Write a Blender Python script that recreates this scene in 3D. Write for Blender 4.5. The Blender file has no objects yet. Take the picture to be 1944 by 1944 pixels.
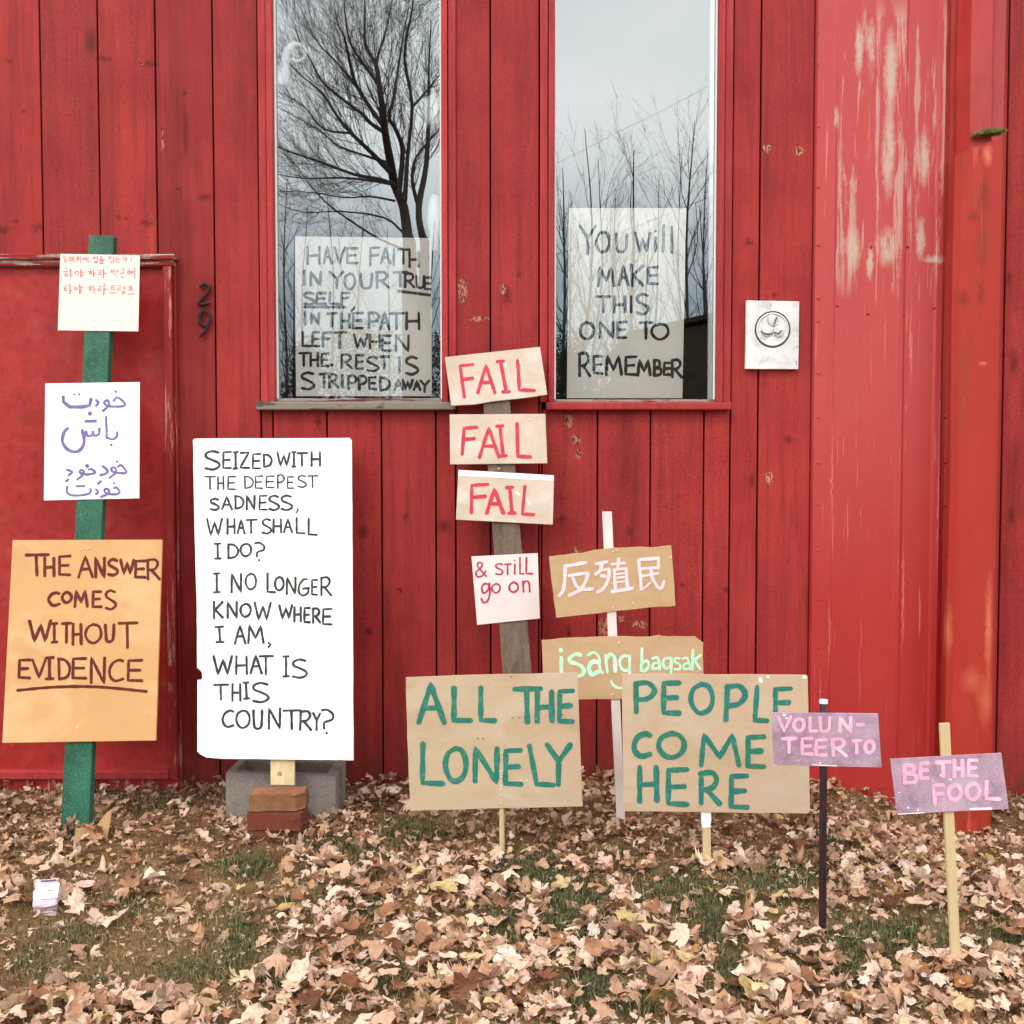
import bpy, bmesh, math, random
import numpy as np
from mathutils import Vector, Matrix
random.seed(7)
rng = np.random.default_rng(11)
R = math.radians
SC = bpy.context.scene
COL = SC.collection

# ------------------------------------------------------------------ camera
F_PX, W_PX = 2100.0, 1944.0            # focal length and picture width in photo pixels
CAM = Vector((0.0, -4.25, 1.225)); PITCH = R(2.4)
cd = bpy.data.cameras.new('camera'); cam = bpy.data.objects.new('camera', cd); COL.objects.link(cam)
cd.sensor_width = 36.0; cd.lens = 36.0 * F_PX / W_PX; cd.clip_start = 0.05; cd.clip_end = 1000
cam.location = CAM; cam.rotation_euler = (R(90) - PITCH, 0, 0)
SC.camera = cam

# ------------------------------------------------------------------ world: overcast daylight
world = bpy.data.worlds.new('World'); SC.world = world; world.use_nodes = True
wn, wl = world.node_tree.nodes, world.node_tree.links
wn.clear()
SUN_EL, SUN_AZ = R(48), R(205)          # azimuth: the sun stands behind the camera, to the left
w_out = wn.new('ShaderNodeOutputWorld'); w_bg = wn.new('ShaderNodeBackground'); w_bg.inputs['Strength'].default_value = 0.125
sky = wn.new('ShaderNodeTexSky'); sky.sky_type = 'NISHITA'; sky.sun_disc = False
sky.sun_elevation = SUN_EL; sky.sun_rotation = SUN_AZ; sky.air_density = 1.3; sky.dust_density = 2.0
tc = wn.new('ShaderNodeTexCoord'); mp = wn.new('ShaderNodeMapping'); mp.inputs['Scale'].default_value = (1.0, 1.0, 2.4)
cn = wn.new('ShaderNodeTexNoise'); cn.inputs['Scale'].default_value = 2.3; cn.inputs['Detail'].default_value = 7; cn.inputs['Roughness'].default_value = 0.55
cr = wn.new('ShaderNodeValToRGB'); cr.color_ramp.elements[0].position = 0.30; cr.color_ramp.elements[0].color = (0.84, 0.87, 0.90, 1)
cr.color_ramp.elements[1].position = 0.68; cr.color_ramp.elements[1].color = (1.08, 1.07, 1.05, 1)
# an overcast sky is about three times brighter overhead than at the horizon
sz = wn.new('ShaderNodeSeparateXYZ'); gr_ = wn.new('ShaderNodeValToRGB'); gr_.color_ramp.interpolation = 'EASE'
for e_, (p_, c_) in zip([gr_.color_ramp.elements[0], gr_.color_ramp.elements[1], gr_.color_ramp.elements.new(0.12), gr_.color_ramp.elements.new(0.30)], ((0.0, (0.30, 0.35, 0.39)), (0.55, (1.12, 1.11, 1.08)), (0.12, (0.44, 0.54, 0.62)), (0.30, (1.34, 1.38, 1.38)))):
    e_.position = p_; e_.color = c_ + (1,)
gs = wn.new('ShaderNodeVectorMath'); gs.operation = 'SCALE'; gs.inputs['Scale'].default_value = 22.0
gm = wn.new('ShaderNodeVectorMath'); gm.operation = 'MULTIPLY'
wm = wn.new('ShaderNodeMix'); wm.data_type = 'RGBA'; wm.inputs['Factor'].default_value = 0.90
wl.new(tc.outputs['Generated'], mp.inputs['Vector']); wl.new(mp.outputs['Vector'], cn.inputs['Vector'])
wl.new(cn.outputs['Fac'], cr.inputs['Fac']); wl.new(sky.outputs['Color'], wm.inputs['A'])
wl.new(tc.outputs['Generated'], sz.inputs[0]); wl.new(sz.outputs['Z'], gr_.inputs['Fac']); wl.new(gr_.outputs['Color'], gs.inputs[0])
wl.new(gs.outputs[0], gm.inputs[0]); wl.new(cr.outputs['Color'], gm.inputs[1]); wl.new(gm.outputs[0], wm.inputs['B'])
wl.new(wm.outputs['Result'], w_bg.inputs['Color']); wl.new(w_bg.outputs['Background'], w_out.inputs['Surface'])

# ------------------------------------------------------------------ sun, veiled by cloud
sd = bpy.data.lights.new('sun', 'SUN'); sd.energy = 1.25; sd.angle = R(11); sd.color = (1.0, 0.93, 0.82)
sun = bpy.data.objects.new('sun', sd); COL.objects.link(sun)
sdir = Vector((-math.cos(SUN_EL) * math.sin(R(32)), -math.cos(SUN_EL) * math.cos(R(32)), math.sin(SUN_EL)))
sun.rotation_euler = sdir.to_track_quat('Z', 'Y').to_euler()
sky.sun_rotation = math.atan2(sdir.x, sdir.y)
vs = SC.view_settings; vs.view_transform = 'Standard'; vs.look = 'None'; vs.gamma = 1.0; vs.exposure = -0.27; vs.use_curve_mapping = False

# ------------------------------------------------------------------ geometry helpers
def ray(px, py):
    a, b = (px - 972.0) / F_PX, -(py - 972.0) / F_PX
    c, s = math.cos(PITCH), math.sin(PITCH)
    return Vector((a, c + b * s, b * c - s))          # camera looks along +y, tipped down by PITCH

class Plane:
    """a plane through p0 with normal n (pointing towards the viewer)"""
    def __init__(s, p0, n): s.p0 = Vector(p0); s.n = Vector(n).normalized()
    def at(s, px, py):
        d = ray(px, py); t = (s.p0 - CAM).dot(s.n) / d.dot(s.n)
        return CAM + d * t
    def off(s, dist): return Plane(s.p0 + s.n * dist, s.n)

def wallplane(y): return Plane((0, y, 0), (0, -1, 0))
def tilted(yb, zb, yt, zt, turn=0.0, x0=0.0):
    u = Vector((0, yt - yb, zt - zb)); r = Vector((math.cos(turn), math.sin(turn), 0))
    return Plane((x0, yb, zb), r.cross(u))
WP = wallplane(0)
def PW(px, py, y=0.0): return wallplane(y).at(px, py)

def ground_z(x, y):
    """lawn falling gently away from the barn, with low bumps and a hollow under the metal post"""
    x = np.asarray(x, float); y = np.asarray(y, float)
    base = 0.07 * np.clip(y, -5.2, 0.0)
    b = 0.010 * np.sin(2.1 * x + 1.3 * y) + 0.008 * np.sin(5.3 * x - 3.1 * y + 1) + 0.005 * np.sin(11 * x + 7 * y)
    near = np.clip((y + 7) / 2.0, 0, 1)
    dip = -0.15 * np.exp(-(((x - 1.63) / 0.42) ** 2 + ((y + 0.22) / 0.30) ** 2))
    low = -0.03 * np.clip((-1.0 - x) / 0.35, 0, 1) * np.exp(np.minimum(y, 0) / 0.6)
    heap = 0.026 * np.exp(-(((x + 0.80) / 0.30) ** 4 + ((y + 0.70) / 0.17) ** 2))
    return base + b * near + dip + low + heap
def PG(px, py):
    """where the view ray through a photo pixel meets the lawn"""
    d = ray(px, py); t = 2.0
    for _ in range(60):
        p = CAM + d * t; h = p.z - float(ground_z(p.x, p.y)); t += h / max(0.15, -d.z + 0.07) * 0.8
    return CAM + d * t

def link(o, parent=None):
    COL.objects.link(o)
    if parent is not None: o.parent = parent
    return o
def mesh_obj(name, verts, faces, mat=None, parent=None, smooth=False):
    me = bpy.data.meshes.new(name); me.from_pydata([tuple(v) for v in verts], [], faces); me.update()
    if mat: me.materials.append(mat)
    if smooth: me.polygons.foreach_set('use_smooth', [True] * len(me.polygons))
    return link(bpy.data.objects.new(name, me), parent)
def bm_obj(name, bm, mat=None, parent=None, smooth=False):
    me = bpy.data.meshes.new(name); bm.normal_update(); bm.to_mesh(me); bm.free()
    if mat: me.materials.append(mat)
    if smooth: me.polygons.foreach_set('use_smooth', [True] * len(me.polygons))
    return link(bpy.data.objects.new(name, me), parent)
def np_obj(name, V, Fq, mat, parent=None, attr=None, smooth=False):
    """big mesh from numpy arrays; Fq is (n,3) or (n,4)"""
    me = bpy.data.meshes.new(name); k = Fq.shape[1]
    me.vertices.add(len(V)); me.vertices.foreach_set('co', np.ascontiguousarray(V, dtype=np.float32).ravel())
    me.loops.add(len(Fq) * k); me.loops.foreach_set('vertex_index', np.ascontiguousarray(Fq, dtype=np.int32).ravel())
    me.polygons.add(len(Fq)); me.polygons.foreach_set('loop_start', np.arange(0, len(Fq) * k, k, dtype=np.int32))
    me.update(calc_edges=True); me.validate()
    if smooth: me.polygons.foreach_set('use_smooth', np.ones(len(me.polygons), dtype=bool))
    if attr is not None:
        a = me.attributes.new('tone', 'FLOAT', 'POINT'); a.data.foreach_set('value', np.ascontiguousarray(attr, dtype=np.float32))
    me.materials.append(mat)
    return link(bpy.data.objects.new(name, me), parent)

def thing(name, label, cat, loc=(0, 0, 0), group=None):
    o = bpy.data.objects.new(name, None); COL.objects.link(o); o.location = loc; o.empty_display_size = 0.1
    o['label'] = label; o['category'] = cat
    if group: o['group'] = group
    return o
def tag(o, label, cat, group=None):
    o['label'] = label; o['category'] = cat
    if group: o['group'] = group
    return o
def adopt(root, o):
    """parent o (built in world space) to a root Empty placed elsewhere"""
    o.parent = root; o.matrix_parent_inverse = Matrix.Translation(-Vector(root.location)); return o

def slab(poly, n, t, bevel=0.0, wob=0.0, name='slab', mat=None, parent=None, cuts=1):
    """a sheet cut along the outline poly (3-D points, front face), thickness t behind it"""
    n = Vector(n).normalized(); pts = []
    m = len(poly)
    for i in range(m):
        a, b = poly[i], poly[(i + 1) % m]
        for k in range(cuts):
            p = a.lerp(b, k / cuts)
            if wob and k:
                e = (b - a).normalized(); q = e.cross(n)
                p = p + q * random.uniform(-wob, wob)
            pts.append(p)
    bm = bmesh.new()
    fv = [bm.verts.new(p) for p in pts]; bv = [bm.verts.new(p - n * t) for p in pts]
    ff = bm.faces.new(fv); bm.faces.new(list(reversed(bv)))
    if ff.normal.dot(n) < 0: pass
    k = len(pts)
    for i in range(k):
        bm.faces.new((fv[i], bv[i], bv[(i + 1) % k], fv[(i + 1) % k]))
    bmesh.ops.recalc_face_normals(bm, faces=bm.faces)
    if bevel:
        bmesh.ops.bevel(bm, geom=[e for e in bm.edges], offset=bevel, segments=2, affect='EDGES', profile=0.5, clamp_overlap=True)
    return bm_obj(name, bm, mat, parent)

def boxbm(x0, x1, y0, y1, z0, z1, bevel=0.0, seg=2):
    bm = bmesh.new()
    c = [bm.verts.new((x, y, z)) for x in (x0, x1) for y in (y0, y1) for z in (z0, z1)]
    for f in ((0, 1, 3, 2), (4, 6, 7, 5), (0, 4, 5, 1), (2, 3, 7, 6), (0, 2, 6, 4), (1, 5, 7, 3)):
        bm.faces.new([c[i] for i in f])
    bmesh.ops.recalc_face_normals(bm, faces=bm.faces)
    if bevel: bmesh.ops.bevel(bm, geom=list(bm.edges), offset=bevel, segments=seg, affect='EDGES', profile=0.5, clamp_overlap=True)
    return bm

def catmull(P, k=6):
    P = [Vector(p) for p in P]
    if len(P) < 3: return P
    out = []
    closed = (P[0] - P[-1]).length < 1e-6
    for i in range(len(P) - 1):
        p1, p2 = P[i], P[i + 1]
        p0 = P[i - 1] if i > 0 else (P[-2] if closed else p1 * 2 - p2)
        p3 = P[i + 2] if i + 2 < len(P) else (P[1] if closed else p2 * 2 - p1)
        for j in range(k):
            t = j / k
            out.append(0.5 * ((2 * p1) + (p2 - p0) * t + (2 * p0 - 5 * p1 + 4 * p2 - p3) * t * t + (3 * p1 - p0 - 3 * p2 + p3) * t ** 3))
    out.append(P[-1]); return out

def tube(bmv, bmf, pts, radii, sides=6, cap=True):
    """append a tapered tube along pts to the lists bmv, bmf"""
    base = len(bmv); n = len(pts); prev = None
    for i, p in enumerate(pts):
        t = (pts[min(i + 1, n - 1)] - pts[max(i - 1, 0)])
        if t.length < 1e-9: t = Vector((0, 0, 1))
        t.normalize()
        if prev is None: a = t.orthogonal().normalized()
        else:
            a = prev - t * prev.dot(t)
            a = a.normalized() if a.length > 1e-6 else t.orthogonal().normalized()
        prev = a; b = t.cross(a)
        for s in range(sides):
            an = 2 * math.pi * s / sides
            bmv.append(p + (a * math.cos(an) + b * math.sin(an)) * radii[i])
    for i in range(n - 1):
        for s in range(sides):
            q = base + i * sides; s2 = (s + 1) % sides
            bmf.append((q + s, q + s2, q + sides + s2, q + sides + s))
    if cap:
        bmf.append(tuple(base + s for s in reversed(range(sides)))); e = base + (n - 1) * sides
        bmf.append(tuple(e + s for s in range(sides)))
# ------------------------------------------------------------------ materials
def srgb(r, g, b):
    f = lambda c: (c / 255 / 12.92) if c / 255 <= 0.04045 else ((c / 255 + 0.055) / 1.055) ** 2.4
    return (f(r), f(g), f(b), 1)
class NT:
    def __init__(s, name, rough=0.6, spec=0.3):
        s.m = bpy.data.materials.new(name); s.m.use_nodes = True
        s.n, s.l = s.m.node_tree.nodes, s.m.node_tree.links
        s.b = s.n['Principled BSDF']; s.b.inputs['Roughness'].default_value = rough
        s.b.inputs['Specular IOR Level'].default_value = spec
        s.pos = None
    def new(s, t, **kw):
        x = s.n.new(t)
        for k, v in kw.items(): setattr(x, k, v)
        return x
    def coord(s, scale=(1, 1, 1), obj=False, off=None):
        if obj:
            t = s.new('ShaderNodeTexCoord'); o = t.outputs['Object']
        else:
            t = s.new('ShaderNodeNewGeometry'); o = t.outputs['Position']
        m = s.new('ShaderNodeMapping'); m.inputs['Scale'].default_value = scale
        s.l.new(o, m.inputs['Vector'])
        if off is not None:
            oi = s.new('ShaderNodeObjectInfo'); cx = s.new('ShaderNodeMath', operation='MULTIPLY'); cx.inputs[1].default_value = off
            s.l.new(oi.outputs['Random'], cx.inputs[0]); cc = s.new('ShaderNodeCombineXYZ')
            s.l.new(cx.outputs[0], cc.inputs[0]); s.l.new(cx.outputs[0], cc.inputs[1]); s.l.new(cx.outputs[0], cc.inputs[2]); s.l.new(cc.outputs[0], m.inputs['Location'])
        return m.outputs['Vector']
    def noise(s, vec, scale, detail=4, rough=0.55, dist=0.0):
        x = s.new('ShaderNodeTexNoise'); x.inputs['Scale'].default_value = scale; x.inputs['Detail'].default_value = detail
        x.inputs['Roughness'].default_value = rough; x.inputs['Distortion'].default_value = dist; s.l.new(vec, x.inputs['Vector']); return x.outputs['Fac']
    def ramp(s, fac, stops, interp='LINEAR'):
        x = s.new('ShaderNodeValToRGB'); r = x.color_ramp; r.interpolation = interp
        while len(r.elements) < len(stops): r.elements.new(0.5)
        for e, (p, c) in zip(r.elements, stops):
            e.position = p; e.color = c if not isinstance(c, (int, float)) else (c, c, c, 1)
        s.l.new(fac, x.inputs['Fac']); return x.outputs['Color']
    def mix(s, a, b, fac, mode='MIX'):
        x = s.new('ShaderNodeMix', data_type='RGBA', blend_type=mode)
        for k, v in (('A', a), ('B', b), ('Factor', fac)):
            if isinstance(v, (int, float)): x.inputs[k].default_value = v
            elif isinstance(v, tuple): x.inputs[k].default_value = v
            else: s.l.new(v, x.inputs[k])
        return x.outputs['Result']
    def math(s, op, a, b=0.0, clamp=False):
        x = s.new('ShaderNodeMath', operation=op, use_clamp=clamp)
        for i, v in enumerate((a, b)):
            if isinstance(v, (int, float)): x.inputs[i].default_value = v
            else: s.l.new(v, x.inputs[i])
        return x.outputs[0]
    def col(s, c):
        if isinstance(c, tuple): s.b.inputs['Base Color'].default_value = c
        else: s.l.new(c, s.b.inputs['Base Color'])
    def bump(s, h, strength=0.3, dist=0.002):
        x = s.new('ShaderNodeBump'); x.inputs['Strength'].default_value = strength; x.inputs['Distance'].default_value = dist
        s.l.new(h, x.inputs['Height'])
        if s.b.inputs['Normal'].is_linked: s.l.new(s.b.inputs['Normal'].links[0].from_socket, x.inputs['Normal'])
        s.l.new(x.outputs['Normal'], s.b.inputs['Normal'])
    def blob(s, p, r, soft=0.5):
        """1 inside an ellipsoid of radii r round the world point p, ragged edge"""
        g = s.new('ShaderNodeNewGeometry'); m = s.new('ShaderNodeVectorMath', operation='SUBTRACT'); m.inputs[1].default_value = p
        if s.pos is None:
            w = s.new('ShaderNodeTexNoise'); w.inputs['Scale'].default_value = 45; w.inputs['Detail'].default_value = 3
            v = s.new('ShaderNodeVectorMath', operation='MULTIPLY_ADD'); v.inputs[1].default_value = (0.022, 0.0, 0.03)
            s.l.new(g.outputs['Position'], w.inputs['Vector']); s.l.new(w.outputs['Color'], v.inputs[0]); s.l.new(g.outputs['Position'], v.inputs[2])
            v2 = s.new('ShaderNodeVectorMath', operation='SUBTRACT'); v2.inputs[1].default_value = (0.011, 0, 0.015); s.l.new(v.outputs[0], v2.inputs[0])
            s.pos = v2.outputs[0]
        s.l.new(s.pos, m.inputs[0])
        d = s.new('ShaderNodeVectorMath', operation='DIVIDE'); d.inputs[1].default_value = r; s.l.new(m.outputs[0], d.inputs[0])
        L = s.new('ShaderNodeVectorMath', operation='LENGTH'); s.l.new(d.outputs[0], L.inputs[0])
        mr = s.new('ShaderNodeMapRange'); mr.inputs['From Min'].default_value = 1.0; mr.inputs['From Max'].default_value = 1.0 - soft
        s.l.new(L.outputs['Value'], mr.inputs['Value']); return mr.outputs['Result']

def wood_paint(name, c_lo, c_hi, c_dark, knots=(), scars=(), rough=0.62, faded=True, dirt=0.0):
    """red barn stain on rough vertical boards: grain, mottling, knots, flaked scars"""
    t = NT(name, rough, 0.22)
    v = t.coord((1, 1, 1), off=7.0)
    gr = t.coord((34, 34, 1.6), off=9.0)
    grain = t.noise(gr, 1.0, 7, 0.7, 0.6)
    mott = t.noise(v, 3.2, 5, 0.6)
    fine = t.noise(t.coord(), 420, 3, 0.8)
    c = t.mix(c_lo, c_hi, t.ramp(mott, [(0.3, 0), (0.72, 1)]))
    c = t.mix(c, c_dark, t.math('MULTIPLY', t.ramp(grain, [(0.30, 1), (0.56, 0)]), 0.50))
    c = t.mix(c, c_dark, t.math('MULTIPLY', t.ramp(fine, [(0.36, 1), (0.50, 0)]), 0.50))
    c = t.mix(c, srgb(226, 128, 120), t.math('MULTIPLY', t.ramp(fine, [(0.55, 0), (0.66, 1)]), 0.38))
    # dark vertical stains
    st = t.noise(t.coord((7, 7, 0.9), off=5.0), 1.0, 4, 0.6)
    c = t.mix(c, c_dark, t.math('MULTIPLY', t.ramp(st, [(0.52, 0), (0.70, 1)]), 0.45))
    # small nail heads and knots scattered
    vo = t.new('ShaderNodeTexVoronoi'); vo.inputs['Scale'].default_value = 1.0; t.l.new(t.coord((9, 9, 4.5), off=3.0), vo.inputs['Vector'])
    kn = t.ramp(vo.outputs['Distance'], [(0.02, 1), (0.085, 0)])
    c = t.mix(c, tuple(x * 0.45 for x in c_dark[:3]) + (1,), t.math('MULTIPLY', kn, 0.30))
    for (p, r) in knots:
        c = t.mix(c, tuple(x * 0.5 for x in c_dark[:3]) + (1,), t.math('MULTIPLY', t.blob(p, tuple(q * .85 for q in r), 0.8), 0.62))
    for (p, r) in scars:
        k = t.blob(p, r, 0.35); spk = t.ramp(t.noise(t.coord((1, 1, 0.45)), 120, 5, 0.75, 0.8), [(0.47, 0), (0.52, 1)])
        c = t.mix(c, tuple(x * 0.5 for x in c_dark[:3]) + (1,), t.math('MULTIPLY', k, 0.8))
        c = t.mix(c, srgb(214, 138, 108), t.math('MULTIPLY', t.math('MULTIPLY', k, spk), 0.85))
    if dirt:
        g = t.new('ShaderNodeNewGeometry'); sx = t.new('ShaderNodeSeparateXYZ'); t.l.new(g.outputs['Position'], sx.inputs[0])
        mr = t.new('ShaderNodeMapRange'); mr.inputs['From Min'].default_value = 0.30; mr.inputs['From Max'].default_value = 0.0
        t.l.new(sx.outputs['Z'], mr.inputs['Value'])
        c = t.mix(c, srgb(92, 52, 40), t.math('MULTIPLY', t.math('MULTIPLY', mr.outputs['Result'], t.ramp(t.noise(t.coord(), 14, 5, 0.7), [(0.35, 0), (0.6, 1)])), dirt))
    oi = t.new('ShaderNodeObjectInfo'); c = t.mix(c, t.ramp(oi.outputs['Random'], [(0, 0.80), (0.5, 0.94), (1, 1.0)]), 1.0, 'MULTIPLY')
    t.col(c)
    t.bump(t.noise(t.coord((60, 60, 3.0)), 1.0, 6, 0.75, 0.4), 0.5, 0.0018)
    t.bump(fine, 0.25, 0.0006)
    return t.m

def plain(name, color, rough=0.6, var=0.12, scale=30, spec=0.3, bump=0.15, alt=None, altf=0.35, speck=None, stretch=(1, 1, 1), metal=0.0, stains=None, ribs=0):
    t = NT(name, rough, spec); t.b.inputs['Metallic'].default_value = metal
    n = t.noise(t.coord(stretch), scale, 5, 0.65)
    dk = tuple(x * (1 - var * 2.2) for x in color[:3]) + (1,); lt = tuple(min(1, x * (1 + var)) for x in color[:3]) + (1,)
    c = t.ramp(n, [(0.28, dk), (0.52, color), (0.75, lt)])
    if alt: c = t.mix(c, alt, t.math('MULTIPLY', t.ramp(t.noise(t.coord(), scale * 0.25, 4, 0.6), [(0.42, 0), (0.66, 1)]), altf))
    if speck:
        f = t.noise(t.coord(), 260, 2, 0.7); c = t.mix(c, speck[0], t.math('MULTIPLY', t.ramp(f, [(0.60, 0), (0.66, 1)]), speck[1]))
    for k_, (sc_, sf_, ss_) in enumerate(stains or ()):
        c = t.mix(c, sc_, t.math('MULTIPLY', t.ramp(t.noise(t.coord((1, 1, 1.3 + .4 * k_)), ss_ + .7 * k_, 5, 0.62, 0.5), [(0.50, 0), (0.66, 1)]), sf_))
    if ribs:
        wv = t.new('ShaderNodeTexWave', wave_type='BANDS', bands_direction='X'); wv.inputs['Scale'].default_value = ribs; wv.inputs['Distortion'].default_value = 0.6; t.l.new(t.coord(), wv.inputs['Vector'])
        c = t.mix(c, tuple(x * 0.86 for x in color[:3]) + (1,), t.math('MULTIPLY', wv.outputs['Fac'], 0.10)); t.bump(wv.outputs['Fac'], 0.12, 0.0005)
    t.col(c)
    if bump: t.bump(t.noise(t.coord(stretch), scale * 4, 5, 0.7), bump, 0.0015)
    return t.m

def chipped(name, base, under, amount=0.5, stretch=(30, 30, 2.2), rough=0.65, lo=0.50):
    """paint flaking off old wood along the grain"""
    t = NT(name, rough, 0.22)
    g = t.noise(t.coord(stretch), 1.0, 6, 0.7, 0.8); big = t.noise(t.coord(), 6, 4, 0.6)
    f = t.math('MULTIPLY', t.ramp(g, [(lo, 0), (lo + 0.05, 1)]), t.ramp(big, [(0.62 - amount * 0.4, 0), (0.72 - amount * 0.4, 1)]))
    fine = t.noise(t.coord(), 400, 3, 0.8)
    b = t.mix(base, tuple(x * 0.55 for x in base[:3]) + (1,), t.math('MULTIPLY', t.ramp(fine, [(0.35, 1), (0.52, 0)]), 0.5))
    b = t.mix(b, tuple(x * 0.6 for x in base[:3]) + (1,), t.math('MULTIPLY', t.ramp(g, [(0.3, 1), (0.5, 0)]), 0.5))
    u = t.mix(under, tuple(x * 0.5 for x in under[:3]) + (1,), t.ramp(t.noise(t.coord((50, 50, 4)), 1.0, 5, 0.7), [(0.4, 1), (0.6, 0)]))
    t.col(t.mix(b, u, f)); t.bump(f, 0.6, -0.0008); t.bump(g, 0.4, 0.0012)
    return t.m

def marker(name, color, alt=None, rough=0.55, thin=0.25, under=None):
    """brushed lettering: streaky, a little of the sheet showing through"""
    t = NT(name, rough, 0.3)
    n = t.noise(t.coord(), 38, 4, 0.6); c = color
    if alt: c = t.mix(color, alt, t.ramp(t.noise(t.coord(), 9, 3, 0.6), [(0.40, 0), (0.60, 1)]))
    if under: c = t.mix(c, under, t.math('MULTIPLY', t.ramp(t.noise(t.coord(), 95, 4, 0.7), [(0.48, 0), (0.72, 1)]), thin))
    c = t.mix(c, tuple(x * 0.72 for x in color[:3]) + (1,), t.math('MULTIPLY', t.ramp(n, [(0.45, 1), (0.6, 0)]), 0.5))
    t.col(c); return t.m
# ------------------------------------------------------------------ hand lettering
# a stroke = list of points in a unit box (x right, y down); a leading 's' means smooth
GL = {
 'A': [[(0, 1), (.47, 0), (1, 1)], [(.2, .62), (.8, .6)]],
 'B': [[(.05, 0), (.08, 1)], ['s', (.05, .02), (.7, .06), (.75, .38), (.12, .5)], ['s', (.12, .5), (.9, .58), (.9, .92), (.08, 1)]],
 'C': [['s', (1, .07), (.7, 0), (.25, .15), (.02, .5), (.15, .85), (.5, 1), (1, .9)]],
 'D': [[(.05, 0), (.08, 1)], ['s', (.0, .02), (.6, .08), (1, .42), (.8, .85), (.08, 1)]],
 'E': [[(1, 0), (.06, .02), (.04, .98), (1, 1)], [(.06, .5), (.86, .48)]],
 'F': [[(1, 0), (.06, .04), (.05, 1)], [(.06, .46), (.85, .42)]],
 'G': [['s', (.85, .05), (.5, .06), (.12, .4), (.08, .8), (.45, 1), (.9, .85), (.96, .58)], [(.45, .6), (1, .56)]],
 'H': [[(.05, 0), (.04, 1)], [(.95, 0), (.98, .98)], [(.05, .52), (.95, .5)]],
 'I': [[(0, .02), (1, 0)], [(.5, 0), (.52, 1)], [(.02, 1), (1, .98)]],
 '|': [[(.5, 0), (.5, 1)]],
 'K': [[(.05, 0), (.08, 1)], [(.95, .03), (.1, .55)], [(.2, .5), (1, .97)]],
 'L': [[(.06, 0), (.05, .98), (1, 1)]],
 'M': [[(.03, 1), (.1, 0), (.5, .72), (.82, .02), (1, .98)]],
 'N': [[(.04, 1), (.05, 0), (.93, 1), (.95, 0)]],
 'O': [['s', (.5, 0), (.12, .18), (.0, .55), (.2, .9), (.52, 1), (.88, .82), (1, .45), (.82, .1), (.5, 0)]],
 'P': [[(.05, .02), (.08, 1)], ['s', (.0, .03), (.65, .0), (1, .25), (.7, .52), (.08, .58)]],
 'R': [[(.05, .02), (.06, 1)], ['s', (.0, .03), (.6, 0), (.85, .22), (.6, .48), (.1, .55)], [(.35, .54), (1, 1)]],
 'S': [['s', (.92, .08), (.5, 0), (.1, .13), (.12, .34), (.5, .48), (.92, .66), (.95, .85), (.55, 1), (.04, .93)]],
 'T': [[(0, .02), (1, 0)], [(.46, 0), (.48, 1)]],
 'U': [['s', (.03, 0), (.05, .5), (.15, .9), (.5, 1), (.85, .88), (.95, .5), (.97, 0)]],
 'V': [[(0, 0), (.5, 1), (1, 0)]],
 'W': [[(0, 0), (.25, 1), (.52, .2), (.75, .98), (1, 0)]],
 'Y': [[(0, 0), (.5, .42)], [(1, 0), (.5, .42), (.48, 1)]],
 'Z': [[(.05, .02), (.95, 0), (0, .97), (1, 1)]],
 '?': [['s', (0, .05), (.45, .02), (.95, .2), (.9, .42), (.25, .55), (.22, .8)], [(.4, .97), (.45, 1)]],
 ',': [['s', (.8, 0), (.9, .4), (.1, 1)]],
 '>': [[(0, 0), (1, .45), (0, 1)]],
 '-': [[(0, .5), (1, .5)]],
 '.': [[(0, .4), (1, .6)]],
 '&': [['s', (1, 1), (.2, .3), (.3, .02), (.6, .1), (.5, .4), (.05, .7), (.2, 1), (.6, .95), (.95, .6)]],
 'i': [[(.5, .0), (.5, .02)], [(.5, .3), (.5, 1)]],
 'w': [[(0, 0), (.28, 1), (.5, .35), (.75, 1), (1, 0)]],
 'o': [['s', (.5, 0), (.05, .3), (.05, .75), (.5, 1), (.95, .72), (.95, .25), (.5, 0)]],
 'n': [[(.05, 0), (.12, 1)], ['s', (.08, .3), (.45, .02), (.85, .2), (.95, 1)]],
 'g': [['s', (.85, .05), (.35, .02), (.08, .25), (.3, .5), (.8, .35), (.95, .05)], ['s', (.95, 0), (1, .5), (.75, .9), (.3, 1), (.02, .8)]],
}
class Crop:
    """pixel frame of an enlarged region of the photograph"""
    def __init__(s, ox, oy, k): s.o = (ox, oy); s.k = k
    def __call__(s, x, y): return (s.o[0] + x / s.k, s.o[1] + y / s.k)

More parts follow.
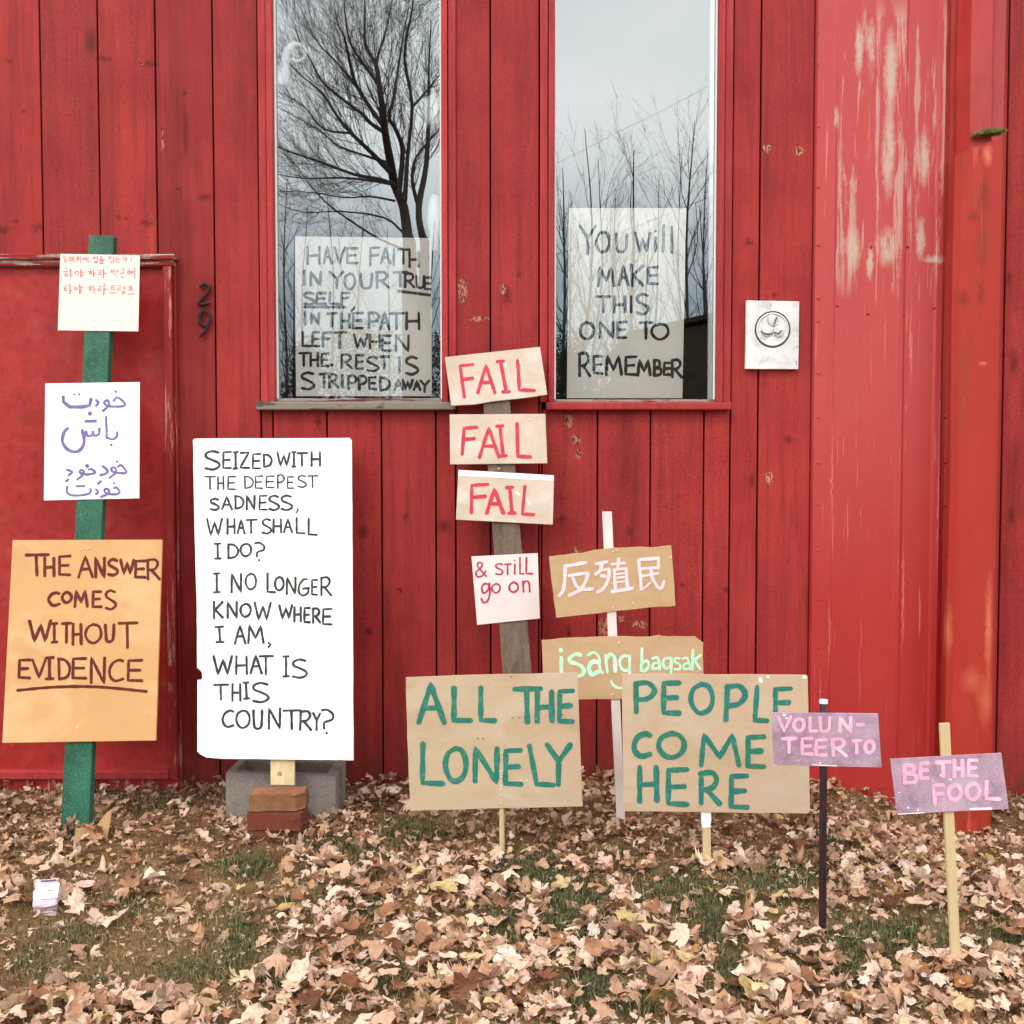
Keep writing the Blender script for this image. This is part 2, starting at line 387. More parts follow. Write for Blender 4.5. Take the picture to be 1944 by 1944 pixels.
def ribbon(V, Fc, pts, w, n, lift):
    """flat painted stroke with rounded, slightly uneven edges"""
    m = len(pts); base = len(V)
    ph = random.uniform(0, 6.28); tw = random.uniform(0.9, 1.08)
    L = [0.0]
    for i in range(1, m): L.append(L[-1] + (pts[i] - pts[i - 1]).length)
    for i, p in enumerate(pts):
        t = pts[min(i + 1, m - 1)] - pts[max(i - 1, 0)]
        if t.length < 1e-7: t = Vector((1, 0, 0))
        t.normalize(); q = t.cross(n).normalized()
        ww = w * 0.5 * tw * (1 + 0.10 * math.sin(ph + L[i] / w * 1.3) + random.uniform(-0.06, 0.06))
        lf = lift + 0.0005 * i / m; V.append(p + q * ww + n * lf); V.append(p - q * ww + n * lf)
    for i in range(m - 1):
        a = base + 2 * i; Fc.append((a, a + 1, a + 3, a + 2))
    for end, sgn in ((0, -1), (m - 1, 1)):
        t = (pts[1] - pts[0]) if end == 0 else (pts[-1] - pts[-2])
        if t.length < 1e-7: t = Vector((1, 0, 0))
        t = t.normalized() * sgn
        a, b = V[base + 2 * end], V[base + 2 * end + 1]; c = (a + b) / 2; r = (a - b).length / 2; q = (a - b).normalized()
        idx = [base + 2 * end]
        for an in (60, 90, 120):
            V.append(c + q * r * math.cos(R(an)) + t * r * 0.8 * math.sin(R(an)) * random.uniform(0.75, 1.1)); idx.append(len(V) - 1)
        idx.append(base + 2 * end + 1)
        Fc.append(tuple(idx))

def densify(pts, step):
    out = [pts[0]]
    for a, b in zip(pts, pts[1:]):
        n = max(1, int((b - a).length / step))
        out += [a.lerp(b, (k + 1) / n) for k in range(n)]
    return out

class Glyph(list): pass
def lettering(strokes, plane, w_px, mat, parent, name='lettering'):
    """hand-painted capitals become one part per letter; other scripts stay one printed part"""
    gl = [g for g in strokes if isinstance(g, Glyph)]; rest = [g for g in strokes if not isinstance(g, Glyph)]
    o = None
    for g in gl: o = paint(list(g), plane, w_px, mat, parent, 'letter')
    if rest: o = paint(rest, plane, w_px, mat, parent, 'underline' if gl else name)
    return o
def paint(strokes, plane, w_px, mat, parent, name):
    """strokes: lists of photo-pixel points; painted flat on the plane"""
    V, Fc = [], []
    for i, st in enumerate(strokes):
        w = w_px
        st = list(st)
        if isinstance(st[0], (int, float)) : w = st.pop(0)
        if st[0] == 's': P2 = [(p.x, p.y) for p in catmull([Vector((x, y, 0)) for x, y in st[1:]], 5)]
        else: P2 = st
        P3 = [plane.at(*p) for p in P2]
        P3 = densify(P3, 0.012)
        if len(P3) == 1: P3 = [P3[0], P3[0] + Vector((0.0004, 0, 0))]
        c = plane.at(*P2[0]); scale = (plane.at(P2[0][0] + 1, P2[0][1]) - c).length
        ribbon(V, Fc, P3, w * scale, plane.n, 0.0006 + 0.00012 * (i % 7))
    bm = bmesh.new(); vs_ = [bm.verts.new(v) for v in V]
    for f in Fc: bm.faces.new([vs_[k] for k in f])
    bm.normal_update()
    for f in bm.faces:
        if f.normal.dot(plane.n) < 0: f.normal_flip()
    o = bm_obj(name, bm, mat); adopt2(parent, o)
    if name in ('paint_nick', 'groove'): o['kind'] = 'stuff'
    return o
def adopt2(parent, o):
    if parent is None: return o
    o.parent = parent
    if parent.parent is None: o.matrix_parent_inverse = Matrix.Translation(-Vector(parent.location))
    return o

def words(crop, spec, jit=1.2):
    jit = max(jit, 0.6)
    """spec: 'CH x0 y0 x1 y1 [skew]; ...' in crop pixels -> strokes in photo pixels"""
    out = []
    for it in spec.split(';'):
        f = it.split()
        if not f: continue
        ch = f[0]; x0, y0, x1, y1 = map(float, f[1:5]); k = float(f[5]) if len(f) > 5 else 0.0
        out.append(Glyph())
        for st in GL[ch]:
            sm = st[0] == 's'; pts = st[1:] if sm else st
            q = [crop(x0 + (x1 - x0) * u + k * v + random.uniform(-jit, jit) * 2, y0 + (y1 - y0) * v + random.uniform(-jit, jit) * 2) for u, v in pts]
            out[-1].append((['s'] if sm else []) + q)
    return out
def raw(crop, strokes, w=None):
    out = []
    for st in strokes:
        q = []
        for p in st:
            if isinstance(p, tuple): q.append(crop(*p))
            elif isinstance(p, (int, float)): q.append(p / crop.k)
            else: q.append(p)
        out.append(q)
    return out
def ring(x, y, r, ry=None):
    ry = ry or r
    return ['s'] + [(x + r * math.cos(a), y + ry * math.sin(a)) for a in [k * math.pi / 3 - 1.6 for k in range(7)]]
# ------------------------------------------------------------------ barn materials
RED_LO, RED_HI, RED_DK = srgb(152, 34, 33), srgb(180, 54, 50), srgb(88, 19, 21)
knots = [(PW(x, y), (rx / 494, 0.2, rz / 494)) for x, y, rx, rz in (
    (18, 117, 9, 9), (45, 212, 8, 8), (198, 112, 22, 9), (285, 122, 22, 10), (350, 178, 8, 8), (30, 420, 8, 8), (5, 436, 22, 12), (72, 432, 18, 14),
    (225, 414, 8, 7), (240, 416, 7, 7), (280, 424, 22, 10), (340, 360, 10, 6), (390, 374, 22, 12), (352, 250, 8, 70), (172, 80, 20, 40), (962, 560, 16, 30),
    (985, 520, 6, 12), (1422, 460, 14, 12), (1496, 835, 14, 14), (1428, 912, 8, 20), (1030, 990, 8, 8), (1067, 985, 12, 12), (842, 1000, 20, 20), (1080, 1200, 8, 22),
    (1196, 1010, 12, 12), (1380, 1120, 12, 10), (1296, 1110, 8, 8), (540, 300, 9, 9), (1040, 258, 12, 12), (1388, 268, 10, 8), (855, 310, 7, 8), (850, 60, 8, 8), (1470, 560, 9, 9),
    (690, 1010, 18, 22), (700, 1200, 12, 12), (605, 800, 10, 20), (770, 980, 10, 10), (1925, 690, 14, 40), (1915, 530, 8, 20), (1920, 980, 10, 26), (760, 1120, 9, 9))]
scars = [(PW(x, y), (rx / 494, 0.2, rz / 494)) for x, y, rx, rz in (
    (878, 550, 10, 30), (911, 606, 22, 5), (955, 550, 6, 16), (1454, 282, 12, 8), (1516, 287, 12, 9), (1080, 800, 9, 16), (1092, 835, 12, 12), (1098, 862, 6, 12),
    (1460, 908, 9, 14), (1148, 1190, 16, 20), (1215, 1185, 16, 8), (308, 262, 3, 26), (1096, 1046, 8, 8), (990, 1050, 6, 10), (1180, 1175, 9, 7), (268, 120, 6, 4))]
M_RED = wood_paint('red_stained_board', RED_LO, RED_HI, RED_DK, knots, scars, dirt=0.75)
M_REDT = wood_paint('red_painted_trim', srgb(174, 46, 47), srgb(198, 70, 68), srgb(116, 26, 30), rough=0.55)
M_DOOR = plain('red_door_skin', srgb(164, 38, 36), 0.5, 0.12, 26, 0.3, 0.25, alt=srgb(190, 70, 62), altf=0.2, stains=[(srgb(200, 110, 96), .14, 7), (srgb(130, 30, 30), .22, 3)], speck=(srgb(206, 96, 90), .35))
M_CHIP = chipped('flaking_red_trim', srgb(150, 40, 40), srgb(190, 170, 156), 0.9, stretch=(3.5, 60, 60), lo=0.48)
M_CHIPV = chipped('flaking_red_stile', srgb(152, 42, 40), srgb(204, 140, 126), 0.6, lo=0.53)
M_GREYW = chipped('weathered_grey_sill', srgb(140, 128, 118), srgb(92, 74, 66), 0.6, stretch=(2.4, 30, 30))
M_SASH = chipped('worn_pale_sash', srgb(160, 146, 132), srgb(122, 70, 62), 0.7, stretch=(3, 30, 30))
M_DARK = plain('dark_void', srgb(44, 30, 27), 0.9, 0.2, 6, 0.1, 0)
M_ROOM = plain('barn_inside', srgb(60, 54, 46), 0.9, 0.2, 3, 0.1, 0)
M_IRON = plain('black_iron', srgb(48, 34, 34), 0.6, 0.25, 90, 0.3, 0.4)
M_WHITE = plain('white_enamel', srgb(236, 240, 240), 0.35, 0.03, 20, 0.4, 0.02)

def metal_sheet():
    t = NT('worn_red_sheet_metal', 0.5, 0.28)
    base = t.mix(srgb(164, 40, 39), srgb(180, 54, 50), t.noise(t.coord((1, 1, 0.4)), 6, 4, 0.6))
    fine = t.noise(t.coord(), 380, 3, 0.8)
    g = t.new('ShaderNodeNewGeometry'); s = t.new('ShaderNodeSeparateXYZ'); t.l.new(g.outputs['Position'], s.inputs[0])
    def rng_(v, a, b, soft):
        u = t.new('ShaderNodeMapRange'); u.inputs['From Min'].default_value = a - soft; u.inputs['From Max'].default_value = a; t.l.new(s.outputs[v], u.inputs['Value'])
        w = t.new('ShaderNodeMapRange'); w.inputs['From Min'].default_value = b + soft; w.inputs['From Max'].default_value = b; t.l.new(s.outputs[v], w.inputs['Value'])
        return t.math('MULTIPLY', u.outputs['Result'], w.outputs['Result'])
    x0, x1 = PW(1590, 300).x, PW(1785, 300).x; z0, z1 = PW(1600, 520).z, PW(1600, 45).z
    zone = t.math('MULTIPLY', rng_('X', x0, x1, 0.05), rng_('Z', z0, z1, 0.10))
    fade = t.math('MULTIPLY', rng_('Z', PW(1600, 760).z, 9.0, 0.8), 0.38)  # paler and pinker towards the top
    c = t.mix(base, srgb(200, 98, 96), fade)
    streak = t.noise(t.coord((26, 26, 1.5)), 1.0, 5, 0.62, 0.5)
    patch = t.noise(t.coord((9, 9, 3.2)), 1.0, 5, 0.65, 0.4)
    wear = t.math('MULTIPLY', zone, t.ramp(t.math('ADD', t.math('MULTIPLY', streak, 0.72), t.math('MULTIPLY', patch, 0.34)), [(0.555, 0), (0.60, 1)]))
    c = t.mix(c, srgb(196, 162, 150), t.math('MULTIPLY', wear, 0.68))
    thin = t.math('MULTIPLY', t.ramp(t.noise(t.coord((95, 95, 2.2)), 1.0, 4, 0.6), [(0.63, 0), (0.68, 1)]), 0.45)
    c = t.mix(c, srgb(228, 150, 140), t.math('MULTIPLY', thin, rng_('Z', 0.4, 9, 0.6)))
    # the four solid bare patches and long pale streaks, some of them rib highlights painted in
    for px, py, rx, rz in ((1688, 140, 13, 85), (1684, 290, 12, 90), (1617, 475, 15, 45), (1680, 470, 18, 40), (1745, 455, 9, 42), (1652, 100, 8, 60), (1628, 95, 8, 50), (1752, 300, 10, 60), (1586, 225, 6, 22), (1770, 495, 22, 8), (1650, 500, 6, 35)):
        c = t.mix(c, srgb(196, 178, 162), t.math('MULTIPLY', t.math('MULTIPLY', t.blob(PW(px, py), (rx * 1.15 / 494, 1, rz * 1.1 / 494), 0.6), t.ramp(t.noise(t.coord((40, 40, 9)), 1.0, 5, 0.7), [(.36, 0.25), (.48, 1)])), 0.8))
    for px, py, rx, rz in ((1726, 655, 2.0, 95), (1717, 770, 1.5, 18), (1577, 900, 2.5, 120), (1711, 1130, 3.0, 130), (1777, 950, 3, 170), (1572, 1200, 2.5, 80)):
        c = t.mix(c, srgb(222, 120, 112), t.math('MULTIPLY', t.blob(PW(px, py), (rx / 494, 1, rz / 494), 1.0), 0.85))
    for px, py in ((1587, 583), (1646, 599), (1714, 601), (1770, 586), (1651, 470), (1719, 472)):
        c = t.mix(c, srgb(70, 8, 12), t.blob(PW(px, py), (3.6 / 494, 1, 3.2 / 494), 0.5))
    c = t.mix(c, srgb(150, 30, 34), t.math('MULTIPLY', t.ramp(fine, [(0.34, 1), (0.5, 0)]), 0.35))
    c = t.mix(c, srgb(232, 140, 132), t.math('MULTIPLY', t.ramp(fine, [(0.58, 0), (0.68, 1)]), 0.25))
    t.col(c); t.bump(t.noise(t.coord((4, 4, 1.2)), 1.0, 3, 0.5), 0.35, 0.012); return t.m
M_METAL = metal_sheet()
def post_metal():
    t = NT('orange_red_post_metal', 0.55, 0.25)
    c = t.mix(srgb(162, 40, 33), srgb(178, 58, 44), t.noise(t.coord((3, 3, 0.8)), 3, 4, 0.6))
    fine = t.noise(t.coord(), 380, 3, 0.8)
    c = t.mix(c, srgb(132, 62, 40), t.math('MULTIPLY', t.ramp(t.noise(t.coord((7, 7, 2.2)), 1.0, 6, 0.7, 0.6), [(.52, 0), (.62, 1)]), .42))
    c = t.mix(c, srgb(214, 116, 84), t.math('MULTIPLY', t.ramp(t.noise(t.coord((16, 16, 1.3)), 1.0, 6, 0.7, 0.3), [(.58, 0), (.64, 1)]), .45))
    for px, py, rx, rz, k in ((1868, 370, 12, 55, .7), (1864, 470, 8, 70, .5), (1848, 410, 14, 12, .7), (1830, 568, 18, 18, .7), (1862, 560, 10, 30, .7), (1810, 1545, 30, 8, .4)):
        c = t.mix(c, srgb(112, 44, 26), t.math('MULTIPLY', t.blob(PW(px, py, -0.17), (rx / 500, 1, rz / 500), 0.9), k))
    for px, py, rx, rz, k in ((1876, 295, 12, 22, .8), (1878, 1190, 10, 120, .55), (1872, 1330, 20, 60, .4), (1806, 1200, 7, 60, .5), (1845, 1290, 25, 30, .35), (1866, 690, 8, 4, .6)):
        c = t.mix(c, srgb(222, 132, 92), t.math('MULTIPLY', t.blob(PW(px, py, -0.17), (rx / 500, 1, rz / 500), 0.9), k))
    c = t.mix(c, srgb(140, 26, 22), t.math('MULTIPLY', t.ramp(fine, [(0.34, 1), (0.5, 0)]), 0.35))
    t.col(c); t.bump(t.noise(t.coord((5, 5, 2)), 3.0, 3, 0.5), 0.3, 0.006); return t.m
M_POST = post_metal()

def glass_mat():
    m = bpy.data.materials.new('window_glass'); m.use_nodes = True; n, l = m.node_tree.nodes, m.node_tree.links; n.clear()
    out = n.new('ShaderNodeOutputMaterial'); mx = n.new('ShaderNodeMixShader'); tr = n.new('ShaderNodeBsdfTransparent'); gl = n.new('ShaderNodeBsdfGlossy')
    tr.inputs['Color'].default_value = (0.98, 0.99, 0.985, 1); gl.inputs['Roughness'].default_value = 0.0; gl.inputs['Color'].default_value = (0.97, 1.0, 1.0, 1)
    fr = n.new('ShaderNodeLayerWeight'); fr.inputs['Blend'].default_value = 0.24
    mr = n.new('ShaderNodeMapRange'); mr.inputs['To Min'].default_value = 0.24; mr.inputs['To Max'].default_value = 0.95
    l.new(fr.outputs['Fresnel'], mr.inputs['Value']); l.new(mr.outputs['Result'], mx.inputs['Fac'])
    g = n.new('ShaderNodeNewGeometry'); ns = n.new('ShaderNodeTexNoise'); ns.inputs['Scale'].default_value = 2.2; ns.inputs['Detail'].default_value = 1
    b = n.new('ShaderNodeBump'); b.inputs['Strength'].default_value = 0.10; b.inputs['Distance'].default_value = 0.004
    l.new(g.outputs['Position'], ns.inputs['Vector']); l.new(ns.outputs['Fac'], b.inputs['Height']); l.new(b.outputs['Normal'], gl.inputs['Normal'])
    l.new(tr.outputs[0], mx.inputs[1]); l.new(gl.outputs[0], mx.inputs[2]); l.new(mx.outputs[0], out.inputs['Surface']); return m
M_GLASS = glass_mat()

# ------------------------------------------------------------------ barn
barn = thing('barn', 'red barn clad in vertical boards, with two tall windows and a low side door', 'barn', (0, 0, 0))
ZT, ZB = 4.4, -0.22
def X(px, py=900, y=0.0): return PW(px, py, y).x
def Z(py, y=0.0): return PW(972, py, y).z
def board(x0, x1, z0=ZB, z1=ZT, dy=None, mat=M_RED, gap=0.0031):
    dy = random.uniform(-0.0022, 0.0022) if dy is None else dy
    bm = boxbm(x0 + gap, x1 - gap, dy, 0.022, z0, z1, 0.0028)
    return bm_obj('board', bm, mat, barn)
W1 = dict(l=X(521, 400), r=X(838, 400), b=Z(753)); W2 = dict(l=X(1053, 400), r=X(1361, 400), b=Z(757)); WTOP = 3.75
CW = 0.058
# left of the first window
s = [X(p, 450) for p in (-460, -352, -244, -135, -27, 82, 191, 299, 407)] + [W1['l'] - CW]
for a, b in zip(s, s[1:]): board(a, b)
# below the windows (from the first casing to the sheet metal)
zsb = Z(778)
s2 = [W1['l'] - CW] + [X(p, 1000) for p in (520, 622, 725, 828, 931, 1028, 1134, 1234, 1335, 1434)] + [X(1540, 1000)]
for i, (a, b) in enumerate(zip(s2, s2[1:])):
    if i < 4 or 6 <= i <= 8: board(a, b, ZB, zsb)
# between the windows
x_a, x_b, x_c = W1['r'] + CW * 0.9, X(931, 500), W2['l'] - CW
board(x_a, x_b); board(x_b, x_c)
board(s2[4], x_a, ZB, zsb); board(x_c, s2[6], ZB, Z(765), gap=0.0015)
# right of the second window
x_d, x_e = W2['r'] + CW, X(1440, 700); board(x_d, x_e); board(x_e, X(1543, 500))
board(s2[9], x_d, ZB, Z(765))
# above the windows, out of sight
for wd in (W1, W2): board(wd['l'] - CW, wd['r'] + CW, WTOP + CW, ZT)
# far right, beyond the post
s3 = [X(1812, 500), X(1908, 500), X(2012, 500), X(2116, 500), X(2220, 500), X(2340, 500)]
for a, b in zip(s3, s3[1:]): board(a, b)
# sheathing behind the boards (dark, shows only in the joints), inner room, roof
def plate(name, x0, x1, z0, z1, y0=0.024, y1=0.05, mat=M_DARK): return bm_obj(name, boxbm(x0, x1, y0, y1, z0, z1), mat, barn)
plate('sheathing', s[0], W1['l'], ZB, ZT); plate('sheathing', W1['r'], W2['l'], ZB, ZT); plate('sheathing', W2['r'], s3[-1], ZB, ZT)
plate('sheathing', W1['l'], W1['r'], ZB, W1['b'] - 0.01); plate('sheathing', W2['l'], W2['r'], ZB, W2['b'] - 0.01)
plate('sheathing', W1['l'], W1['r'], WTOP, ZT); plate('sheathing', W2['l'], W2['r'], WTOP, ZT)
plate('inner_wall', s[0], s3[-1], ZB, ZT, 2.6, 2.65, M_ROOM)
plate('inner_wall', s[0], s[0] + 0.05, ZB, ZT, 0.052, 2.59, M_ROOM); plate('inner_wall', s3[-1] - 0.05, s3[-1], ZB, ZT, 0.052, 2.59, M_ROOM)
plate('floor', s[0] + 0.051, s3[-1] - 0.051, -0.1, -0.05, 0.052, 2.59, M_ROOM)
plate('roof', s[0], s3[-1], ZT + 0.002, ZT + 0.1, 0.0, 2.65, M_ROOM)

def window(wd, sill_mat, sash_mat, sl, sr, sz0, sz1, rail_h):
    w = bpy.data.objects.new('window', None); COL.objects.link(w); w.parent = barn; w.empty_display_size = 0.1
    l, r, b = wd['l'], wd['r'], wd['b']
    def P(name, x0, x1, y0, y1, z0, z1, mat, bev=0.003):
        return bm_obj(name, boxbm(x0, x1, y0, y1, z0, z1, bev), mat, w)
    P('casing', l - CW + 0.002, l - 0.026, -0.010, 0.030, sz1, WTOP + CW, M_REDT); P('casing', l - 0.024, l - 0.001, -0.020, 0.05, sz1, WTOP, M_REDT)
    P('casing', r + 0.026, r + CW - 0.002, -0.010, 0.030, sz1, WTOP + CW, M_REDT); P('casing', r + 0.001, r + 0.024, -0.020, 0.05, sz1, WTOP, M_REDT)
    P('casing', l - 0.023, r + 0.023, -0.012, 0.03, WTOP + 0.002, WTOP + CW, M_REDT)
    P('sill', sl, sr, -0.042, 0.045, sz0, sz1 - 0.001, sill_mat, 0.005)
    P('sash_rail', l - 0.0, r + 0.0, 0.004, 0.05, sz1 + 0.001, sz1 + rail_h, sash_mat)
    P('glazing_bead', l, l + 0.006, 0.012, 0.028, sz1 + rail_h, WTOP, M_WHITE, 0.001)
    P('glazing_bead', r - 0.006, r, 0.012, 0.028, sz1 + rail_h, WTOP, M_WHITE, 0.001)
    mesh_obj('pane', [(l, 0.03, sz1 + rail_h - 0.004), (r, 0.03, sz1 + rail_h - 0.004), (r, 0.03, WTOP), (l, 0.03, WTOP)], [(0, 1, 2, 3)], M_GLASS, w)
    P('jamb', l - 0.02, l - 0.0005, 0.052, 0.16, b - 0.03, WTOP, M_ROOM, 0); P('jamb', r + 0.0005, r + 0.02, 0.052, 0.16, b - 0.03, WTOP, M_ROOM, 0)
    P('inner_ledge', l, r, 0.052, 0.20, b - 0.04, b - 0.012, M_ROOM, 0)
    return w
w1 = window(W1, M_GREYW, M_SASH, X(490, 770), X(866, 770), Z(779), Z(763), 0.014)
w2 = window(W2, M_REDT, M_SASH, X(1036, 770), X(1385, 770), Z(779), Z(764), 0.012)
# a raised outer rail over the right window's sill, and the white inner stop on its right side
bm_obj('inner_stop', boxbm(W2['r'] - 0.024, W2['r'] - 0.007, 0.034, 0.05, W2['b'], WTOP, 0.001), M_WHITE, w2)

# side door: skin, flaking head rail, stiles, two bottom rails
door = bpy.data.objects.new('door', None); COL.objects.link(door); door.parent = barn; door.empty_display_size = 0.1
dx1, dxo = X(322, 900), X(340, 1000)
dz0, dz1 = Z(1462), Z(513)
bm_obj('gap_shade', boxbm(-3.4, dxo - 0.012, -0.0038, -0.003, dz0, dz1), M_DARK, door)  # dark sheet added so the gap beside the stile reads as shade
bm_obj('skin', boxbm(-3.4, dx1 - 0.011, -0.012, -0.004, dz0 - 0.02, dz1 + 0.01), M_DOOR, door)
def chisel(name, x0, x1, z0, z1, y0, mat, bev=0.004): return bm_obj(name, boxbm(x0, x1, y0, -0.0035, z0, z1, bev), mat, door)
chisel('head_rail', -3.4, X(335, 500), Z(508), Z(497), -0.040, M_CHIP); chisel('head_drip', -3.4, X(338, 490), Z(496.5), Z(487), -0.052, M_CHIP, 0.003)
chisel('stile', dx1 - 0.004, dxo - 0.006, Z(1474.5), Z(509), -0.044, M_CHIPV); chisel('stile_edge', dxo - 0.0045, dxo + 0.004, Z(1492), Z(509), -0.020, M_CHIPV, 0.002)
chisel('bottom_rail', -3.4, dx1 - 0.006, Z(1474), Z(1458), -0.046, M_REDT); chisel('kick_rail', -3.4, dxo - 0.004, Z(1498), Z(1475.0), -0.030, M_CHIPV)

# house number, forged digits standing off the board
Cn = Crop(360, 520, 14.87)
for digit in ([['s', (310, 405), (325, 330), (430, 275), (545, 350), (530, 500), (400, 640), (290, 780), (250, 920)], [(265, 865), (400, 852), (590, 825)]],
              [ring(425, 1250, 150, 215), ['s', (565, 1290), (530, 1420), (450, 1580), (290, 1780)]]):
    V, Fc = [], []
    for st in raw(Cn, digit):
        P2 = [(p.x, p.y) for p in catmull([Vector((x, y, 0)) for x, y in (st[1:] if st[0] == 's' else st)], 6)]
        P3 = [PW(x, y, -0.012) for x, y in P2]
        tube(V, Fc, P3, [0.0062 * (1 if 2 < i < len(P3) - 3 else 0.8) for i in range(len(P3))], 6)
    mesh_obj('house_number', V, Fc, M_IRON, barn, True)

# sheet metal door cover between the boards and the post, with folded ribs and rivets
def panel_metal():
    xs = [(1543, 0.010), (1546, -0.016), (1576, -0.016), (1580, -0.020), (1584, -0.016), (1640, -0.013), (1700, -0.016), (1704, -0.021), (1712, -0.021), (1717, -0.015), (1770, -0.016), (1774, -0.024), (1785, -0.024), (1791, -0.014), (1797, -0.008), (1812, -0.008), (1814, 0.012)]
    V, Fc = [], []; zs = np.linspace(ZB, ZT, 24)
    for z in zs:
        for i, (p, y) in enumerate(xs):
            V.append((X(p, 500), y + 0.0022 * math.sin(z * 3.1 + i * 1.7) * (0 < i < len(xs) - 1), float(z)))
    n = len(xs)
    for j in range(len(zs) - 1):
        for i in range(n - 1): a = j * n + i; Fc.append((a, a + 1, a + n + 1, a + n))
    return mesh_obj('metal_panel', V, Fc, M_METAL, barn, False)
pm = panel_metal()
bmr = bmesh.new(); bmesh.ops.create_uvsphere(bmr, u_segments=8, v_segments=5, radius=0.0055)
rm = bpy.data.meshes.new('rivet'); bmr.to_mesh(rm); bmr.free(); rm.materials.append(M_METAL)
for px, py in [(1554, y) for y in (60, 120, 240, 355, 465, 566, 609, 708, 792, 879, 958, 1045, 1138, 1230, 1315, 1400)] + [(1794, y) for y in (170, 410, 790, 876, 958, 1050, 1140, 1235)]:
    o = link(bpy.data.objects.new('rivet', rm), pm); o.location = PW(px, py, -0.017 if px < 1600 else -0.012); o.scale = (1, 0.55, 1)

# rusty metal post in front of the sheet: narrow above, wider below, moss on the shoulder
def prism(name, prof, z0, z1, mat, parent, caps=True, slope=None, n=14):
    V, Fc = [], []; m = len(prof)
    for j in range(n + 1):
        z = z0 + (z1 - z0) * j / n
        for (x, y) in prof:
            zz = z if (slope is None or j < n) else z1 + slope * (x - prof[0][0])
            V.append((x + 0.0015 * math.sin(z * 5 + x * 40), y + 0.002 * math.sin(z * 4 + 1 + x * 30), zz))
    for j in range(n):
        for i in range(m - 1): a = j * m + i; Fc.append((a, a + 1, a + m + 1, a + m))
    Fc.append(tuple(range(n * m, n * m + m)))
    return mesh_obj(name, V, Fc, mat, parent)
post = bpy.data.objects.new('metal_post', None); COL.objects.link(post); post.parent = barn; post.empty_display_size = 0.1
yf = -0.17
lowp = [(X(1803, 700), 0.0), (X(1800, 700, -0.08), -0.08), (X(1806, 700, -0.14), -0.14), (X(1822, 700, yf), yf + 0.008), (X(1846, 700, yf), yf), (X(1889, 700, yf), yf), (X(1898, 700, yf), yf + 0.012), (X(1899, 700, -0.1), -0.1), (X(1899, 700), 0.0)]
zsh = Z(282, yf)
prism('lower_post', lowp, -0.32, zsh, M_POST, post, slope=0.38)
up = [(X(1813, 150), 0.0), (X(1816, 150, -0.05), -0.05), (X(1843, 150, -0.13), -0.13), (X(1883, 150, -0.13), -0.13), (X(1886, 150, -0.06), -0.06), (X(1907, 150, -0.05), -0.05), (X(1908, 150), 0.0)]
M_UP = plain('faded_red_post_metal', srgb(172, 50, 46), .5, .10, 8, .4, .2, alt=srgb(186, 72, 66), altf=.6, stretch=(4, 4, .5), stains=[(srgb(140, 40, 36), .35, 3)])
prism('upper_post', up, zsh - 0.1, ZT, M_UP, post)
def moss():
    V, Fc = [], []
    c0, c1 = PW(1846, 258, -0.15), PW(1906, 252, -0.15)
    for _ in range(1500):
        u = random.random(); p = c0.lerp(c1, u) + Vector((0, random.uniform(-0.03, 0.03), random.gauss(0, 0.002)))
        h = 0.022 * math.sin(math.pi * (0.12 + 0.8 * u)) * random.uniform(0.4, 1.1); a = random.uniform(0, 6.28); w = 0.0018
        q = Vector((math.cos(a) * w, math.sin(a) * w, 0)); b = len(V)
        V += [p - q, p + q, p + Vector((random.gauss(0, 0.005), random.gauss(0, 0.005), h))]; Fc.append((b, b + 1, b + 2))
    o = mesh_obj('moss', V, Fc, plain('moss_green', srgb(138, 138, 80), 0.9, 0.3, 60, 0.1, 0, alt=srgb(70, 82, 40)), post); o['kind'] = 'stuff'; return o
moss()
# ------------------------------------------------------------------ signs
M_GREEN = plain('green_painted_post', srgb(30, 88, 62), 0.5, 0.22, 14, 0.3, 0.5, stains=[(srgb(20, 62, 44), .5, 6)], alt=srgb(46, 108, 84), altf=0.6, speck=(srgb(150, 180, 160), 0.5), stretch=(1, 1, 0.4))
M_GREYPOST = plain('weathered_grey_timber', srgb(118, 100, 88), 0.85, 0.22, 9, 0.1, 0.6, alt=srgb(84, 70, 56), altf=0.7, stretch=(5, 5, 0.5), speck=(srgb(180, 165, 150), 0.4))
M_PINE = plain('pale_pine', srgb(202, 180, 138), 0.7, 0.10, 6, 0.2, 0.2, stretch=(6, 6, 0.4), alt=srgb(190, 170, 110), altf=0.4)
M_WSTAKE = plain('whitewashed_stake', srgb(226, 216, 212), 0.6, 0.05, 12, 0.2, 0.2, alt=srgb(170, 158, 152), altf=0.35, stretch=(3, 3, 0.7))
M_BLACK = plain('dark_stained_pole', srgb(48, 30, 34), 0.5, 0.25, 30, 0.3, 0.3, alt=srgb(74, 44, 46), stretch=(3, 3, 0.6))
M_CARD = plain('plain_cardboard', srgb(190, 158, 120), 0.85, 0.04, 7, 0.12, 0.15, alt=srgb(204, 160, 132), altf=0.5, stretch=(1, 1, 3), ribs=32, stains=[(srgb(172, 138, 102), .35, 9)], speck=(srgb(150, 122, 90), .3))
M_CARD2 = plain('grey_tan_cardboard', srgb(192, 170, 141), 0.85, 0.04, 6, 0.12, 0.15, alt=srgb(206, 172, 148), altf=0.5, stretch=(1, 1, 3), ribs=26, stains=[(srgb(198, 184, 164), .6, 5), (srgb(178, 150, 114), .45, 4)], speck=(srgb(160, 134, 104), .3))
M_BEIGE = plain('beige_painted_ply', srgb(198, 182, 163), 0.6, 0.05, 10, 0.25, 0.25, alt=srgb(214, 184, 170), altf=0.6, stains=[(srgb(212, 206, 196), .6, 8), (srgb(190, 166, 146), .4, 10)])
